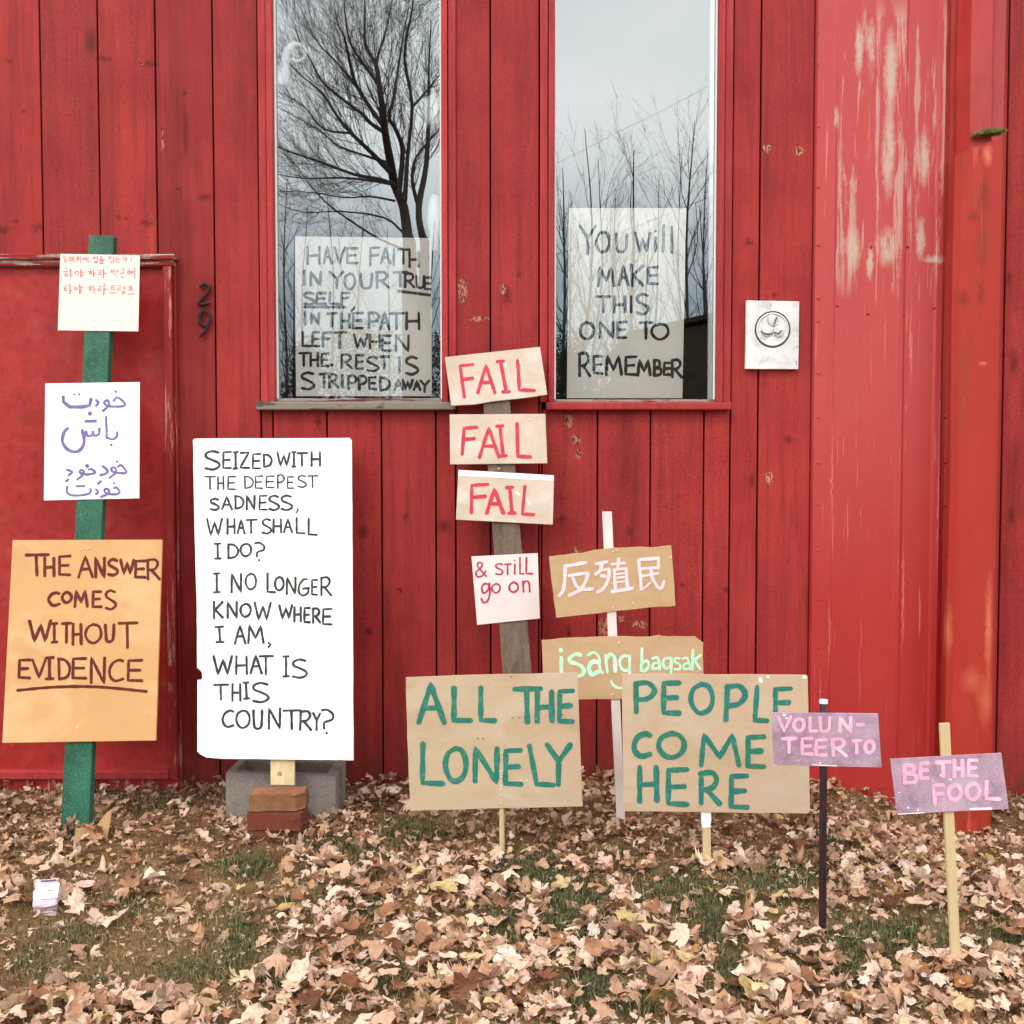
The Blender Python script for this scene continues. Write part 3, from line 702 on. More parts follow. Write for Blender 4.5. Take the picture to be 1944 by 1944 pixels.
M_ORANGE = plain('ochre_painted_board', srgb(202, 156, 104), 0.55, 0.04, 5, 0.3, 0.12, alt=srgb(212, 158, 106), altf=0.6, stains=[(srgb(222, 186, 140), .5, 4)], speck=(srgb(190, 140, 92), .3))
M_WPAPER = plain('white_card', srgb(242, 244, 244), 0.7, 0.01, 8, 0.2, 0.03)
M_CREAM = plain('cream_card_pink_at_top', srgb(240, 218, 204), 0.75, 0.01, 8, 0.2, 0.03)
M_PINKPAPER = plain('off_white_pinkish_card', srgb(226, 208, 204), 0.7, 0.03, 14, 0.2, 0.05, alt=srgb(214, 210, 202), altf=0.7)
M_WBOARD = plain('white_painted_board', srgb(240, 240, 236), 0.5, 0.02, 10, 0.3, 0.2, stains=[(srgb(222, 220, 212), .35, 3)], speck=(srgb(206, 202, 194), .35))
M_POSTER = plain('poster_paper', srgb(248, 243, 234), 0.8, 0.02, 6, 0.15, 0.04)
M_PURPLE = plain('purple_wash_plastic_board', srgb(162, 132, 152), 0.3, 0.14, 22, 0.5, 0.35, alt=srgb(190, 168, 184), altf=0.8, stains=[(srgb(140, 108, 134), .5, 9), (srgb(204, 150, 170), .4, 12)], speck=(srgb(226, 212, 226), 0.6))
M_STAPLE = plain('bright_staple', srgb(240, 232, 214), 0.3, 0.05, 30, 0.6, 0)

def root_at(name, label, cat, px, py, group=None):
    p = PG(px, py); return thing(name, label, cat, p, group)
def part(root, o):
    r = root
    o.parent = root; o.matrix_parent_inverse = Matrix.Translation(-Vector(root.location)) if root.parent is None else Matrix.Identity(4); return o
def placard(root, corners, plane, t, mat, bevel=0.0012, wob=0.0, cuts=1, name='placard', label=None):
    poly = [plane.at(*c) for c in corners]
    o = slab(poly, plane.n, t, bevel, wob, name, mat, None, cuts)
    part(root, o)
    if label: o['label'] = label
    return o
def stake(root, tl, tr, br, bl, plane, depth, mat, name='stake', bevel=0.002, extra=0.12):
    """bar whose front face has these four photo corners on the plane; carried on into the soil"""
    P = [plane.at(*c) for c in (tl, tr, br, bl)]
    if extra:
        d = (P[2] - P[1]).normalized(); P[2] += d * extra; P[3] += (P[3] - P[0]).normalized() * extra
    o = slab(P, plane.n, depth, bevel, 0, name, mat); part(root, o); return o
def staples(parent, crop, pts, plane, mat=None, ln=0.010, w=0.0016):
    """tiny wire staples, each its own raised bar; joined (too small to pick apart)"""
    V, Fc = [], []
    for (x, y, ang) in pts:
        c = plane.at(*crop(x, y)); u = Vector((math.cos(R(ang)), 0, math.sin(R(ang)))); u = (u - plane.n * u.dot(plane.n)).normalized()
        v = plane.n.cross(u).normalized(); b = len(V)
        for du in (-1, 1):
            for dv in (-1, 1):
                for dn in (0.0, 0.0026): V.append(c + u * du * ln / 2 + v * dv * w / 2 + plane.n * dn)
        for f in ((0, 1, 3, 2), (4, 6, 7, 5), (0, 4, 5, 1), (2, 3, 7, 6), (0, 2, 6, 4), (1, 5, 7, 3)): Fc.append(tuple(b + k for k in f))
    o = mesh_obj('staples', V, Fc, mat or M_STAPLE); o.parent = parent; o['kind'] = 'stuff'; return o

# ---- 1 green post with three placards, leaning on the barn
cA, cB, cC = Crop(0, 420, 4.83), Crop(0, 700, 4.83), Crop(0, 1000, 4.83)
cA2 = Crop(105, 475, 11.36)
gb = PG(142, 1583); gtop_z = PW(193, 447, -0.10).z
GPL = tilted(gb.y, gb.z, -0.105, gtop_z)                      # front face of the post
r1 = thing('signpost', 'leaning green post at the far left carrying three placards', 'signpost', gb)
stake(r1, (168.5, 446), (216, 446), (168, 1587), (114, 1587), GPL, 0.040, M_GREEN, 'post', 0.003)
pk = GPL.off(0.004)
p = placard(r1, [(114.5, 481.7), (265.4, 484.6), (262.3, 629), (109.7, 627)], pk, 0.003, M_CREAM, 0.0004, label='small cream placard with three lines of rose-coloured script')
M_ROSE = marker('rose_marker', srgb(200, 112, 118), srgb(206, 92, 120), under=srgb(246, 214, 200), thin=0.5)
KO = [[(185, 145), (240, 150), (225, 195), (190, 195), (185, 145)], [(212, 200), (212, 240)], [(175, 258), (265, 235)],
 [(285, 150), (340, 150), (335, 180), (295, 185), (295, 225), (345, 215)], [(365, 140), (365, 230)], [(365, 185), (400, 180)], [(403, 130), (405, 265)],
 ring(485, 155, 18), [(455, 195), (525, 185)], [(490, 195), (475, 240)], [(550, 130), (550, 265)],
 ring(610, 185, 18), [(635, 185), (670, 183)], [(672, 145), (672, 235)], [(708, 130), (708, 270)],
 [(815, 155), (860, 145)], [(845, 150), (820, 190)], [(845, 160), (865, 185)], [(905, 130), (905, 220)], [(850, 225), (855, 275), (905, 270), (905, 225)], [(852, 250), (905, 248)],
 ring(990, 155, 20), [(940, 205), (1065, 195)], [(965, 225), (1035, 225), (1030, 250), (970, 258), (970, 285), (1045, 285)],
 [(1150, 150), (1200, 140)], [(1180, 145), (1150, 190)], [(1195, 150), (1215, 190)], [(1262, 140), (1262, 230)], [(1230, 235), (1190, 280)], [(1225, 245), (1275, 275)],
 [(1320, 140), (1320, 180), (1365, 180)], [(1290, 215), (1385, 205)], [(1325, 235), (1330, 270), (1390, 265)],
 [(1435, 155), (1490, 150), (1470, 215)], [(1525, 140), (1520, 245)], [(1522, 195), (1555, 190)], [(1642, 170), (1632, 240)], [(1628, 275), (1630, 279)],
 [(205, 380), (245, 405)], [(165, 470), (270, 455)], ring(235, 535, 28), [28, (325, 410), (330, 575)], [(330, 550), (365, 550)],
 ring(465, 490, 35), [26, (550, 415), (555, 585)], [(555, 475), (625, 475)], [(555, 535), (625, 530)],
 [(740, 400), (780, 435)], [(715, 465), (780, 455)], ring(760, 495, 24), [24, (825, 405), (825, 565)], [(825, 500), (880, 500)],
 [(925, 435), (995, 435), (990, 480), (935, 490), (930, 530), (1000, 525)], [24, (1045, 395), (1035, 600)], [(1040, 500), (1095, 500)],
 [(1205, 405), (1215, 490), (1270, 485), (1270, 410)], [(1210, 450), (1270, 445)], [(1325, 405), (1330, 500)], [(1330, 460), (1365, 455)], [(1255, 530), (1315, 525), (1310, 570)],
 [(1430, 410), (1480, 410), (1470, 465)], [(1385, 500), (1495, 490)], [(1415, 550), (1430, 585), (1475, 590)],
 [(1575, 420), (1600, 435)], [(1550, 465), (1610, 450)], ring(1585, 490, 25), [(1620, 465), (1660, 462)], [(1620, 490), (1660, 488)], [(1662, 440), (1662, 510)], [(1715, 390), (1710, 620)],
 [(225, 740), (250, 765)], [(180, 800), (245, 790)], ring(215, 850, 26), [30, (315, 740), (318, 940)], [(318, 870), (355, 868)],
 ring(445, 825, 30), [34, (525, 745), (535, 935)], [(530, 810), (600, 800)], [(535, 870), (580, 865)],
 [(750, 755), (780, 780)], [(715, 800), (790, 795)], ring(755, 850, 22), [(825, 745), (840, 945)], [(835, 845), (885, 845)],
 [(930, 775), (990, 780), (985, 830), (930, 835), (930, 875), (995, 870)], [26, (1055, 720), (1045, 960)], [(1050, 840), (1120, 845)],
 [(1205, 770), (1290, 765)], [(1210, 770), (1210, 850), (1295, 845)], [(1210, 810), (1270, 808)], [(1180, 925), (1310, 920)],
 [(1345, 770), (1410, 765), (1400, 810), (1345, 820), (1340, 860), (1405, 855)], [(1450, 810), (1495, 808)], [(1500, 765), (1500, 860)], [(1440, 895), (1495, 890), (1495, 935), (1440, 935), (1440, 895)],
 [(1585, 785), (1660, 785)], [(1605, 790), (1610, 855)], [(1640, 790), (1645, 855)], [(1570, 860), (1670, 855)], [(1565, 950), (1715, 940)]]
lettering(raw(cA2, KO), pk, 1.5, M_ROSE, p)
p = placard(r1, [(85.9, 728), (265, 725.3), (264, 945.8), (83.2, 949.9)], pk, 0.004, M_WPAPER, 0.0004, label='white placard with violet-grey Arabic script')
M_VIO = marker('violet_grey_marker', srgb(112, 100, 156), srgb(128, 104, 176), under=srgb(150, 150, 190), thin=0.4)
AR = [[(1058, 206), (1064, 214)], ['s', (1040, 295), (1080, 262), (1146, 322), (1115, 345), (1010, 345), (975, 338)], ['s', (980, 338), (953, 310), (985, 288), (1002, 325), (985, 352), (942, 388)], ['s', (880, 285), (902, 312), (880, 340)],
 [30, (580, 255), (583, 305), (640, 350), (760, 350), (822, 335), (836, 278)], [(680, 235), (685, 238)], [(722, 234), (728, 236)],
 [(972, 440), (978, 560), (978, 636)], ['s', (978, 630), (1030, 648), (1070, 622), (1076, 580)], [(1015, 698), (1025, 698)],
 ['s', (912, 548), (905, 600), (865, 612), (850, 575)], ['s', (850, 600), (830, 616), (800, 612), (790, 575)], ['s', (800, 612), (760, 605), (752, 560)],
 [28, 's', (760, 570), (772, 670), (740, 740), (680, 762), (610, 730), (572, 660), (590, 580), (625, 545)], [30, (782, 482), (878, 480)], ring(825, 412, 10),
 [(1070, 849), (1076, 852)], ['s', (1080, 900), (1112, 885), (1158, 940), (1140, 958), (1085, 955)], ['s', (1085, 955), (1035, 945), (1020, 915), (1052, 905), (1062, 950), (1003, 1003)], ['s', (940, 890), (986, 932), (970, 962), (920, 975)],
 ring(800, 892, 8), ['s', (812, 925), (842, 922), (872, 955), (790, 972)], ['s', (790, 968), (735, 955), (740, 928), (768, 940), (760, 972), (708, 1018)], ['s', (615, 925), (662, 947), (630, 975)], [(605, 1032), (628, 1016)], [(900, 1055), (926, 1030)],
 [(1043, 1049), (1050, 1052)], ['s', (1045, 1095), (1072, 1090), (1098, 1130), (1072, 1150), (1010, 1150)], ['s', (1010, 1150), (965, 1135), (960, 1105), (990, 1105), (1000, 1142), (925, 1175)], ['s', (880, 1105), (900, 1130), (880, 1150)],
 ['s', (616, 1080), (620, 1140), (680, 1162), (780, 1155), (828, 1135), (830, 1100)], [(700, 1078), (775, 1075)]]
lettering(raw(cB, AR), pk, 4.6, M_VIO, p)
po = GPL.off(0.012)
p = placard(r1, [(23.8, 1025.3), (307.5, 1024.4), (295.7, 1405.9), (4.1, 1410.5)], po, 0.011, M_ORANGE, 0.001, label='large ochre placard with brown-red capitals')
M_BRN = marker('brown_red_paint', srgb(106, 28, 16), srgb(88, 22, 12))
lettering(words(cC, 'T 235 258 450 450;H 408 285 500 455;E 540 270 645 440;A 722 270 850 465;N 873 285 965 465;S 992 300 1080 445;W 1105 300 1225 435;E 1240 315 1335 465;R 1350 300 1465 480;'
 'C 445 605 545 720;O 572 600 655 695;M 685 585 802 735;E 850 595 930 735;S 965 585 1062 755;W 270 860 465 1050;I 470 885 525 1060;T 570 885 655 1065;H 668 890 748 1080;O 785 895 930 1065;U 965 895 1045 1055;T 1090 880 1260 1110;'
 'E 172 1220 275 1385;V 300 1220 415 1385;I 420 1200 490 1395;D 535 1210 640 1400;E 665 1205 790 1390;N 830 1200 965 1435;C 1000 1220 1130 1415;E 1170 1225 1305 1410')
 + raw(cC, [['s', (160, 1500), (500, 1470), (900, 1468), (1345, 1510)]]), po, 5.6, M_BRN, p)
staples(p, cC, [(745, 208, 5), (812, 200, 8), (640, 1440, 10), (670, 1438, 0), (1330, 1720, 20), (705, 1835, -40)], po)

# ---- 2 tall white board on a stake behind, resting on bricks
cD, cE = Crop(350, 820, 5.52), Crop(350, 1120, 5.52)
yb = -0.475; zb_ = PW(540, 1490, yb).z; TPL = tilted(yb, zb_, -0.085, PW(520, 833, -0.085).z)
r2 = thing('painted_board_sign', 'tall white board with black capitals, propped on bricks before a concrete block', 'sign', TPL.at(536, 1491))
p = placard(r2, [(366, 836), (369, 832.5), (664, 831.2), (667.5, 836), (669, 1100), (670.8, 1443.4), (600, 1442.6), (420, 1440.5), (392, 1438), (382, 1433), (374.5, 1427), (374.6, 1300), (375, 1290.6), (382, 1290), (384, 1287), (383, 1276), (378, 1271), (374, 1267), (373.5, 1160), (369, 990)], TPL, 0.013, M_WBOARD, 0.0012, 0.0008, 6, 'board')
M_BLK = marker('black_brush_paint', srgb(34, 38, 38), srgb(48, 50, 54), under=srgb(130, 132, 135), thin=0.35)
lettering(words(cD, 'E 405 210 490 380;I 515 210 560 385;Z 585 215 680 378;E 715 230 798 382;D 828 235 915 368;W 975 215 1105 358;I 1130 212 1165 365;T 1182 222 1290 360;H 1330 210 1425 358;'
 'S 270 700 362 818;A 395 680 500 815;D 530 670 620 805;N 650 665 740 815;E 785 668 865 815;S 885 670 992 818;S 1010 668 1130 818;'
 'W 238 910 395 1085;H 450 910 528 1070;A 558 915 632 1065;T 648 920 760 1060;S 815 915 910 1065;H 932 915 1015 1058;A 1045 912 1130 1055;L 1172 900 1260 1062;L 1298 905 1390 1078;'
 'I 318 1170 380 1328;D 455 1175 565 1325;O 590 1172 700 1302;? 740 1158 840 1345;I 308 1482 370 1682;N 492 1485 600 1682;O 642 1485 752 1650;L 868 1480 955 1680;O 950 1520 1040 1660;N 1070 1525 1170 1700;G 1192 1535 1305 1715;E 1335 1550 1395 1705;R 1430 1525 1540 1715', 0), TPL, 4.3, M_BLK, p)
lettering(words(cD, 'S 215 202 372 393', 0), TPL, 5.0, M_BLK, p)
lettering(words(cD, 'T 215 468 328 600;H 350 468 412 605;E 455 468 535 602;D 630 465 720 590;E 742 462 820 590;E 855 462 940 582;P 975 452 1045 590;E 1080 470 1142 590;S 1188 458 1280 580;T 1295 460 1400 580;, 1170 805 1190 848', 0), TPL, 3.4, M_BLK, p)
lettering(words(cE, 'K 305 120 405 298;N 450 125 555 295;O 588 145 695 280;W 738 130 905 315;W 995 160 1130 300;H 1150 180 1222 332;E 1255 188 1315 338;R 1345 195 1425 345;E 1450 200 1545 360;I 325 385 405 548 10;A 530 370 640 562;M 665 370 830 560;> 880 555 905 598;'
 'W 305 690 500 888;H 540 695 658 885;A 695 685 810 875;T 785 692 932 888;I 1035 695 1095 908;S 1130 728 1285 920;T 312 992 460 1150;H 500 985 590 1165;I 615 968 672 1140 8;S 712 975 885 1175;'
 'C 400 1265 515 1435;O 545 1262 685 1445;U 722 1262 818 1455;N 880 1240 1010 1455;T 1040 1262 1220 1462;R 1215 1272 1340 1468 -10;Y 1350 1290 1425 1470;? 1440 1250 1560 1505', 0), TPL, 4.7, M_BLK, p)
M_SCREW = plain('dull_screw', srgb(150, 150, 150), 0.4, 0.1, 40, 0.5, 0)
staples(p, cE, [(1035, 650, 30), (1018, 945, 20), (1020, 1045, 60), (1033, 1130, 0), (965, 1203, 40), (1035, 1228, 0), (1048, 1318, 10), (952, 1500, 45), (1055, 1498, 60), (1000, 1548, 0), (1015, 1608, 40), (952, 1642, 0), (1060, 1668, 80), (1003, 1715, 0), (890, 1505, 30), (880, 1530, 80), (905, 1530, 20), (1055, 1445, 10), (1700, 1755, 60)], TPL, M_SCREW, 0.0032, 0.0022)
bpn = TPL.off(-0.0135)
o = stake(r2, (512, 1200), (560, 1200), (559, 1491), (513.5, 1490.5), bpn, 0.02, M_PINE, 'stake', 0.0015, 0.0)
kx = bpn.at(531, 1471); V, Fc = [], []
for a in range(10): V.append(kx + Vector((math.cos(a * .628) * 0.008, -0.0012, math.sin(a * .628) * 0.013)))
q = mesh_obj('knot', V, [tuple(range(10))], plain('knot_brown', srgb(176, 150, 96), 0.7, 0.2, 200, 0.2, 0)); q.parent = o

# ---- concrete block
def cell_mesh(xs, ys, zs, solid):
    bm = bmesh.new(); vd = {}
    def v(i, j, k):
        if (i, j, k) not in vd: vd[(i, j, k)] = bm.verts.new((xs[i], ys[j], zs[k]))
        return vd[(i, j, k)]
    nx, ny, nz = len(xs) - 1, len(ys) - 1, len(zs) - 1
    S = lambda i, j, k: 0 <= i < nx and 0 <= j < ny and 0 <= k < nz and solid(i, j, k)
    for i in range(nx):
        for j in range(ny):
            for k in range(nz):
                if not S(i, j, k): continue
                if not S(i - 1, j, k): bm.faces.new((v(i, j, k), v(i, j, k + 1), v(i, j + 1, k + 1), v(i, j + 1, k)))
                if not S(i + 1, j, k): bm.faces.new((v(i + 1, j, k), v(i + 1, j + 1, k), v(i + 1, j + 1, k + 1), v(i + 1, j, k + 1)))
                if not S(i, j - 1, k): bm.faces.new((v(i, j, k), v(i + 1, j, k), v(i + 1, j, k + 1), v(i, j, k + 1)))
                if not S(i, j + 1, k): bm.faces.new((v(i, j + 1, k), v(i, j + 1, k + 1), v(i + 1, j + 1, k + 1), v(i + 1, j + 1, k)))
                if not S(i, j, k - 1): bm.faces.new((v(i, j, k), v(i, j + 1, k), v(i + 1, j + 1, k), v(i + 1, j, k)))
                if not S(i, j, k + 1): bm.faces.new((v(i, j, k + 1), v(i + 1, j, k + 1), v(i + 1, j + 1, k + 1), v(i, j + 1, k + 1)))
    bmesh.ops.recalc_face_normals(bm, faces=bm.faces); return bm
M_CONC = plain('rough_concrete', srgb(142, 132, 124), 0.92, 0.14, 60, 0.1, 0.9, alt=srgb(136, 126, 118), altf=0.5, speck=(srgb(205, 196, 188), 0.5))
L_, D_, H_ = 0.394, 0.19, 0.19
xs = [0, 0.03, 0.034, 0.182, 0.212, 0.356, 0.364, L_]; ys = [0, 0.036, 0.070, 0.12, 0.154, D_]; zs = [0, H_]
def solid(i, j, k):
    if j in (0, 4): return True
    if i == 0: return True
    if i == 6: return j in (1, 3) or j == 2 and False
    if i == 5: return True
    if i == 3: return True
    return False
bm = cell_mesh(xs, ys, zs, solid)
bmesh.ops.bevel(bm, geom=list(bm.edges), offset=0.006, segments=2, affect='EDGES', clamp_overlap=True)
blk = bm_obj('concrete_block', bm, M_CONC)
pb = PW(427, 1466, -0.36); blk.rotation_euler = (R(1.5), R(1.2), R(-2.5)); blk.location = (pb.x, -0.36, pb.z - H_)
tag(blk, 'grey hollow concrete block lying behind the bricks under the white board', 'block')
# ---- three bricks under the stake
M_BR = [plain('fired_brick', srgb(134, 88, 64), 0.9, 0.14, 40, 0.1, 0.8, alt=srgb(140, 104, 74), altf=0.85), plain('fired_brick_red', srgb(114, 64, 50), 0.9, 0.16, 40, 0.1, 0.8, alt=srgb(120, 60, 42), altf=0.6), plain('fired_brick_dull', srgb(104, 68, 52), 0.9, 0.15, 40, 0.1, 0.8, alt=srgb(120, 80, 60), altf=0.6)]
yfb = -0.60
zt = PW(520, 1509, yfb).z
labs = ['top brick of the stack under the board stake, greenish at its left end', 'middle brick of the stack under the board stake, deep red', 'lowest brick of the stack, dull and half buried in leaves']
for i, (xl, xr, top, hh, rot) in enumerate(((472.5, 577, 1509, 0.057, 2), (468.5, 572.5, 1529.5, 0.062, -3), (468, 570, 1561, 0.062, 1))):
    za = PW(520, top, yfb).z; w = PW(xr, 1540, yfb).x - PW(xl, 1540, yfb).x
    bm = boxbm(0, w, 0, 0.095, -hh, 0, 0.0)
    bmesh.ops.subdivide_edges(bm, edges=list(bm.edges), cuts=5, use_grid_fill=True)
    for v in bm.verts:
        nn = Vector((math.sin(v.co.x * 60 + i * 3) * math.cos(v.co.z * 90 + i), math.sin(v.co.y * 80 + i), math.sin(v.co.x * 70 + v.co.z * 60 + i * 2)))
        v.co += nn * 0.0014
        if i == 0 and v.co.x > w - 0.03 and v.co.y < 0.05: v.co.y += (v.co.x - w + 0.03) * 0.9
    bmesh.ops.bevel(bm, geom=[e for e in bm.edges if e.calc_face_angle(0) > 0.9], offset=0.003, segments=2, affect='EDGES', clamp_overlap=True)
    o = bm_obj('brick', bm, M_BR[i]); o.location = (PW(xl, 1540, yfb).x, yfb, zt - 0.002 - sum((0.0585, 0.0635, 0)[:i])); o.rotation_euler = (0, R(0.6 * (i - 1)), R(rot))
    tag(o, labs[i], 'brick', 'bricks stacked under the white board')

# ---- 3 grey post with three FAIL placards and one small card, leaning on the barn
cH, cI = Crop(800, 640, 5.083), Crop(860, 960, 3.864)
FPL = tilted(-0.30, 0.0, -0.055, PW(940, 700, -0.055).z)
r3 = thing('signpost', 'weathered grey plank with three tilted red-lettered placards and a small square card', 'signpost', FPL.at(1000, 1525))
stake(r3, (912, 690), (962.5, 690), (1029, 1525), (972, 1525), FPL, 0.035, M_GREYPOST, 'post', 0.003, 0.1)
M_FRED = marker('raspberry_paint', srgb(206, 56, 78), srgb(198, 52, 60), under=srgb(226, 120, 120), thin=0.3)
pf = FPL.off(0.011)
data = [([(844.3, 678), (1025.3, 658.3), (1039, 749.2), (1000, 755), (935, 762), (900, 768), (856.7, 770.2)], 'F 365 265 500 580 42;A 545 275 710 540;I 727 232 797 530 55;L 920 225 1075 515 18', 'topmost FAIL placard, tilted up to the right'),
        ([(853.5, 786.6), (1035.5, 785.6), (1039, 879.6), (854.5, 881.6)], 'F 405 870 540 1130 -18;A 560 875 750 1165;I 725 855 790 1150 32;L 915 835 1045 1155 10', 'middle FAIL placard, hung level'),
        ([(870.2, 891.8), (1051.8, 902.2), (1049.5, 996.1), (865.5, 986.6)], 'F 475 1420 645 1695 -2;A 630 1465 790 1700;I 820 1450 885 1700 22;L 990 1440 1110 1712 -22', 'lowest FAIL placard, with a white strip along its top')]
for cor, wd, lb in data:
    p = placard(r3, cor, pf, 0.009, M_BEIGE, 0.0012, 0.0004, 3, label=lb)
    lettering(words(cH, wd, 0.6), pf, 6.8, M_FRED, p)
st_ = slab([pf.off(0.0006).at(*c) for c in ((870.4, 892.2), (1051.2, 902.6), (1051.2, 912.6), (870.2, 903))], pf.n, 0.0005, 0, 0, 'white_strip', M_WPAPER); st_.parent = p
staples(p, cH, [(758, 1348, 0), (800, 1350, 5), (845, 1350, 0), (750, 785, 20), (1050, 798, 0), (762, 1182, 0), (745, 1268, 20), (640, 570, 60), (690, 330, -30)], pf)
M_CHIPW = plain('bare_white_nick', srgb(250, 250, 246), 0.6, 0.01, 8, 0.2, 0)
lettering(raw(cH, [[26, (805, 245), (810, 280)], [18, (945, 215), (955, 250)], [22, (910, 1495), (945, 1520)], [10, (1010, 1560), (1050, 1615)]]), pf.off(-0.0003), 3, M_CHIPW, p, 'paint_nick')
ps = FPL.off(0.006)
p = placard(r3, [(895, 1056.3), (1021, 1050), (1024.9, 1174.3), (905.8, 1186.4)], ps, 0.005, M_PINKPAPER, 0.0008, label='small square off-white card lettered in dark pink')
M_DPINK = marker('dark_pink_marker', srgb(182, 48, 86), srgb(190, 56, 72))
lettering(words(cI, '& 165 415 245 520;S 310 425 365 505;T 378 428 425 505;i 445 400 460 500;L 490 380 520 500;L 535 380 583 500;g 205 570 270 710;o 285 570 345 640;o 412 560 478 635;n 510 550 565 632', 0), ps, 3.6, M_DPINK, p)

# ---- 4 white stake with two torn cardboard signs
cI2, cI4 = Crop(1040, 1040, 7.728), Crop(1040, 1220, 6.232)
b4 = PG(1181, 1580); S4 = tilted(b4.y, b4.z, b4.y + 0.08, 1.1)
r4 = thing('picket_sign', 'thin white stake holding two torn cardboard strips, pink and mint lettering', 'sign', b4)
stake(r4, (1143.5, 971), (1161.5, 971), (1188, 1576), (1172, 1577), S4, 0.018, M_WSTAKE, 'stake', 0.001)
p4 = S4.off(0.005)
p = placard(r4, [(1042, 1056.3), (1075, 1052.5), (1110, 1048.5), (1135, 1043), (1160, 1040), (1190, 1039.5), (1215, 1037.5), (1240, 1039), (1274, 1035), (1278, 1080), (1282.4, 1150.2), (1225, 1154), (1160, 1161), (1056, 1173), (1048, 1110)], p4, 0.004, M_CARD, 0.0006, 0.0012, 4, 'cardboard', label='upper cardboard strip with three pink Chinese characters')
M_PKL = marker('pale_pink_paint', srgb(254, 220, 226), srgb(250, 200, 208), under=srgb(255, 238, 238), thin=0.5)
CH = [[(250, 270), (400, 245), (560, 215)], ['s', (255, 270), (250, 450), (225, 620), (165, 705)], [(305, 410), (450, 385), (590, 370)], ['s', (590, 375), (560, 480), (480, 610), (310, 700)], ['s', (365, 430), (420, 560), (520, 610), (660, 600)],
 [(700, 235), (870, 205)], ['s', (790, 240), (770, 330), (700, 390)], [34, (770, 335), (900, 305)], ['s', (900, 310), (890, 450), (820, 590), (720, 655)], [(775, 410), (845, 418)],
 [(1040, 160), (1025, 300)], [38, (935, 240), (1130, 225)], [(975, 320), (990, 620)], [36, (980, 322), (1140, 302)], [(1148, 305), (1168, 590)], [26, (1000, 385), (1120, 375)], [26, (1010, 440), (1125, 430)], [26, (1015, 502), (1130, 492)], [(940, 645), (1240, 590)],
 [52, (1330, 180), (1355, 400), (1372, 610)], [(1335, 175), (1630, 150)], [(1622, 155), (1620, 300)], [36, (1370, 305), (1620, 290)], [36, (1380, 415), (1620, 375)], ['s', (1510, 310), (1530, 430), (1600, 560), (1665, 590), (1705, 490)], [30, 's', (1350, 620), (1420, 585), (1510, 505)]]
lettering(raw(cI2, CH), p4, 6.4, M_PKL, p)
staples(p, cI2, [(960, 55, 18), (1010, 38, 18), (952, 880, 88), (1252, 812, -50), (940, 520, -65), (1805, 135, 60)], p4, None, 0.009, 0.002)
p = placard(r4, [(1028.2, 1214.9), (1075, 1211), (1150, 1208), (1230, 1208.5), (1250.8, 1205.5), (1265, 1208), (1319.4, 1207.5), (1328, 1215), (1334.9, 1219), (1335.7, 1325), (1181, 1327), (1098, 1328), (1032, 1331)], p4, 0.004, M_CARD, 0.0006, 0.0012, 4, 'cardboard', label='lower cardboard strip with mint-green lower-case words')
M_MINT = marker('mint_paint', srgb(190, 244, 202), srgb(220, 250, 226), under=srgb(130, 224, 160), thin=0.7)
IB = [ring(155, 92, 12), [46, (160, 175), (160, 400)], [42, 's', (388, 148), (330, 138), (260, 180), (272, 228), (370, 262), (428, 325), (400, 385), (300, 412)],
 ['s', (470, 150), (540, 115), (602, 165), (610, 260), (625, 335), (650, 360)], [52, 's', (600, 228), (520, 232), (485, 310), (522, 375), (605, 340)],
 [(680, 140), (705, 350)], [44, 's', (690, 190), (742, 138), (788, 180), (800, 345)], ['s', (970, 168), (900, 155), (850, 220), (878, 312), (945, 325), (972, 270)], ['s', (968, 160), (965, 330), (965, 440), (920, 525), (830, 535), (775, 500), (748, 455)],
 [34, (1115, 65), (1105, 335)], ['s', (1110, 250), (1168, 212), (1195, 270), (1155, 330), (1105, 335)], ['s', (1235, 190), (1290, 175), (1318, 230), (1322, 315)], ['s', (1310, 240), (1252, 250), (1240, 310), (1312, 300)],
 ['s', (1452, 185), (1385, 190), (1362, 250), (1400, 308), (1455, 270)], [(1462, 180), (1455, 400)], [28, 's', (1562, 188), (1505, 185), (1505, 228), (1560, 258), (1562, 310), (1500, 315)],
 [28, 's', (1592, 190), (1640, 178), (1670, 230), (1682, 315)], [28, 's', (1668, 240), (1612, 258), (1612, 312), (1668, 305)], [(1716, 85), (1710, 318)], [(1808, 148), (1730, 212)], [(1738, 212), (1805, 318)]]
lettering(raw(cI4, IB), p4, 5.4, M_MINT, p)
staples(p, cI4, [(842, 2, 25), (762, 610, 30)], p4, None, 0.010, 0.002)

# ---- 5, 6 two large cardboard signs on stakes
cJ, cK, cL = Crop(740, 1240, 4.83), Crop(1140, 1240, 4.6), Crop(1440, 1300, 3.512)
def tealish(n): return marker(n, srgb(38, 124, 98), srgb(30, 122, 122), under=srgb(112, 142, 112), thin=0.85)
M_TEAL = tealish('green_teal_paint')
b5 = PG(953, 1628); S5 = tilted(b5.y, b5.z, b5.y + 0.02, 1.0)
r5 = thing('yard_sign', 'wide cardboard sign on a thin round stick, saying all the lonely', 'sign', b5)
V, Fc = [], []; a5, c5 = S5.off(-0.012).at(953.5, 1634), S5.off(-0.012).at(951, 1380)
tube(V, Fc, [a5 + (a5 - c5).normalized() * 0.1, a5, a5.lerp(c5, .5), c5], [0.0085] * 4, 10); part(r5, mesh_obj('stick', V, Fc, M_PINE, None, True))
p = placard(r5, [(770.4, 1286), (900, 1281), (1096.1, 1277.3), (1101, 1400), (1106.5, 1530.9), (950, 1534.5), (779, 1539.6), (773, 1400)], S5, 0.0045, M_CARD2, 0.0007, 0.0008, 4, 'cardboard')
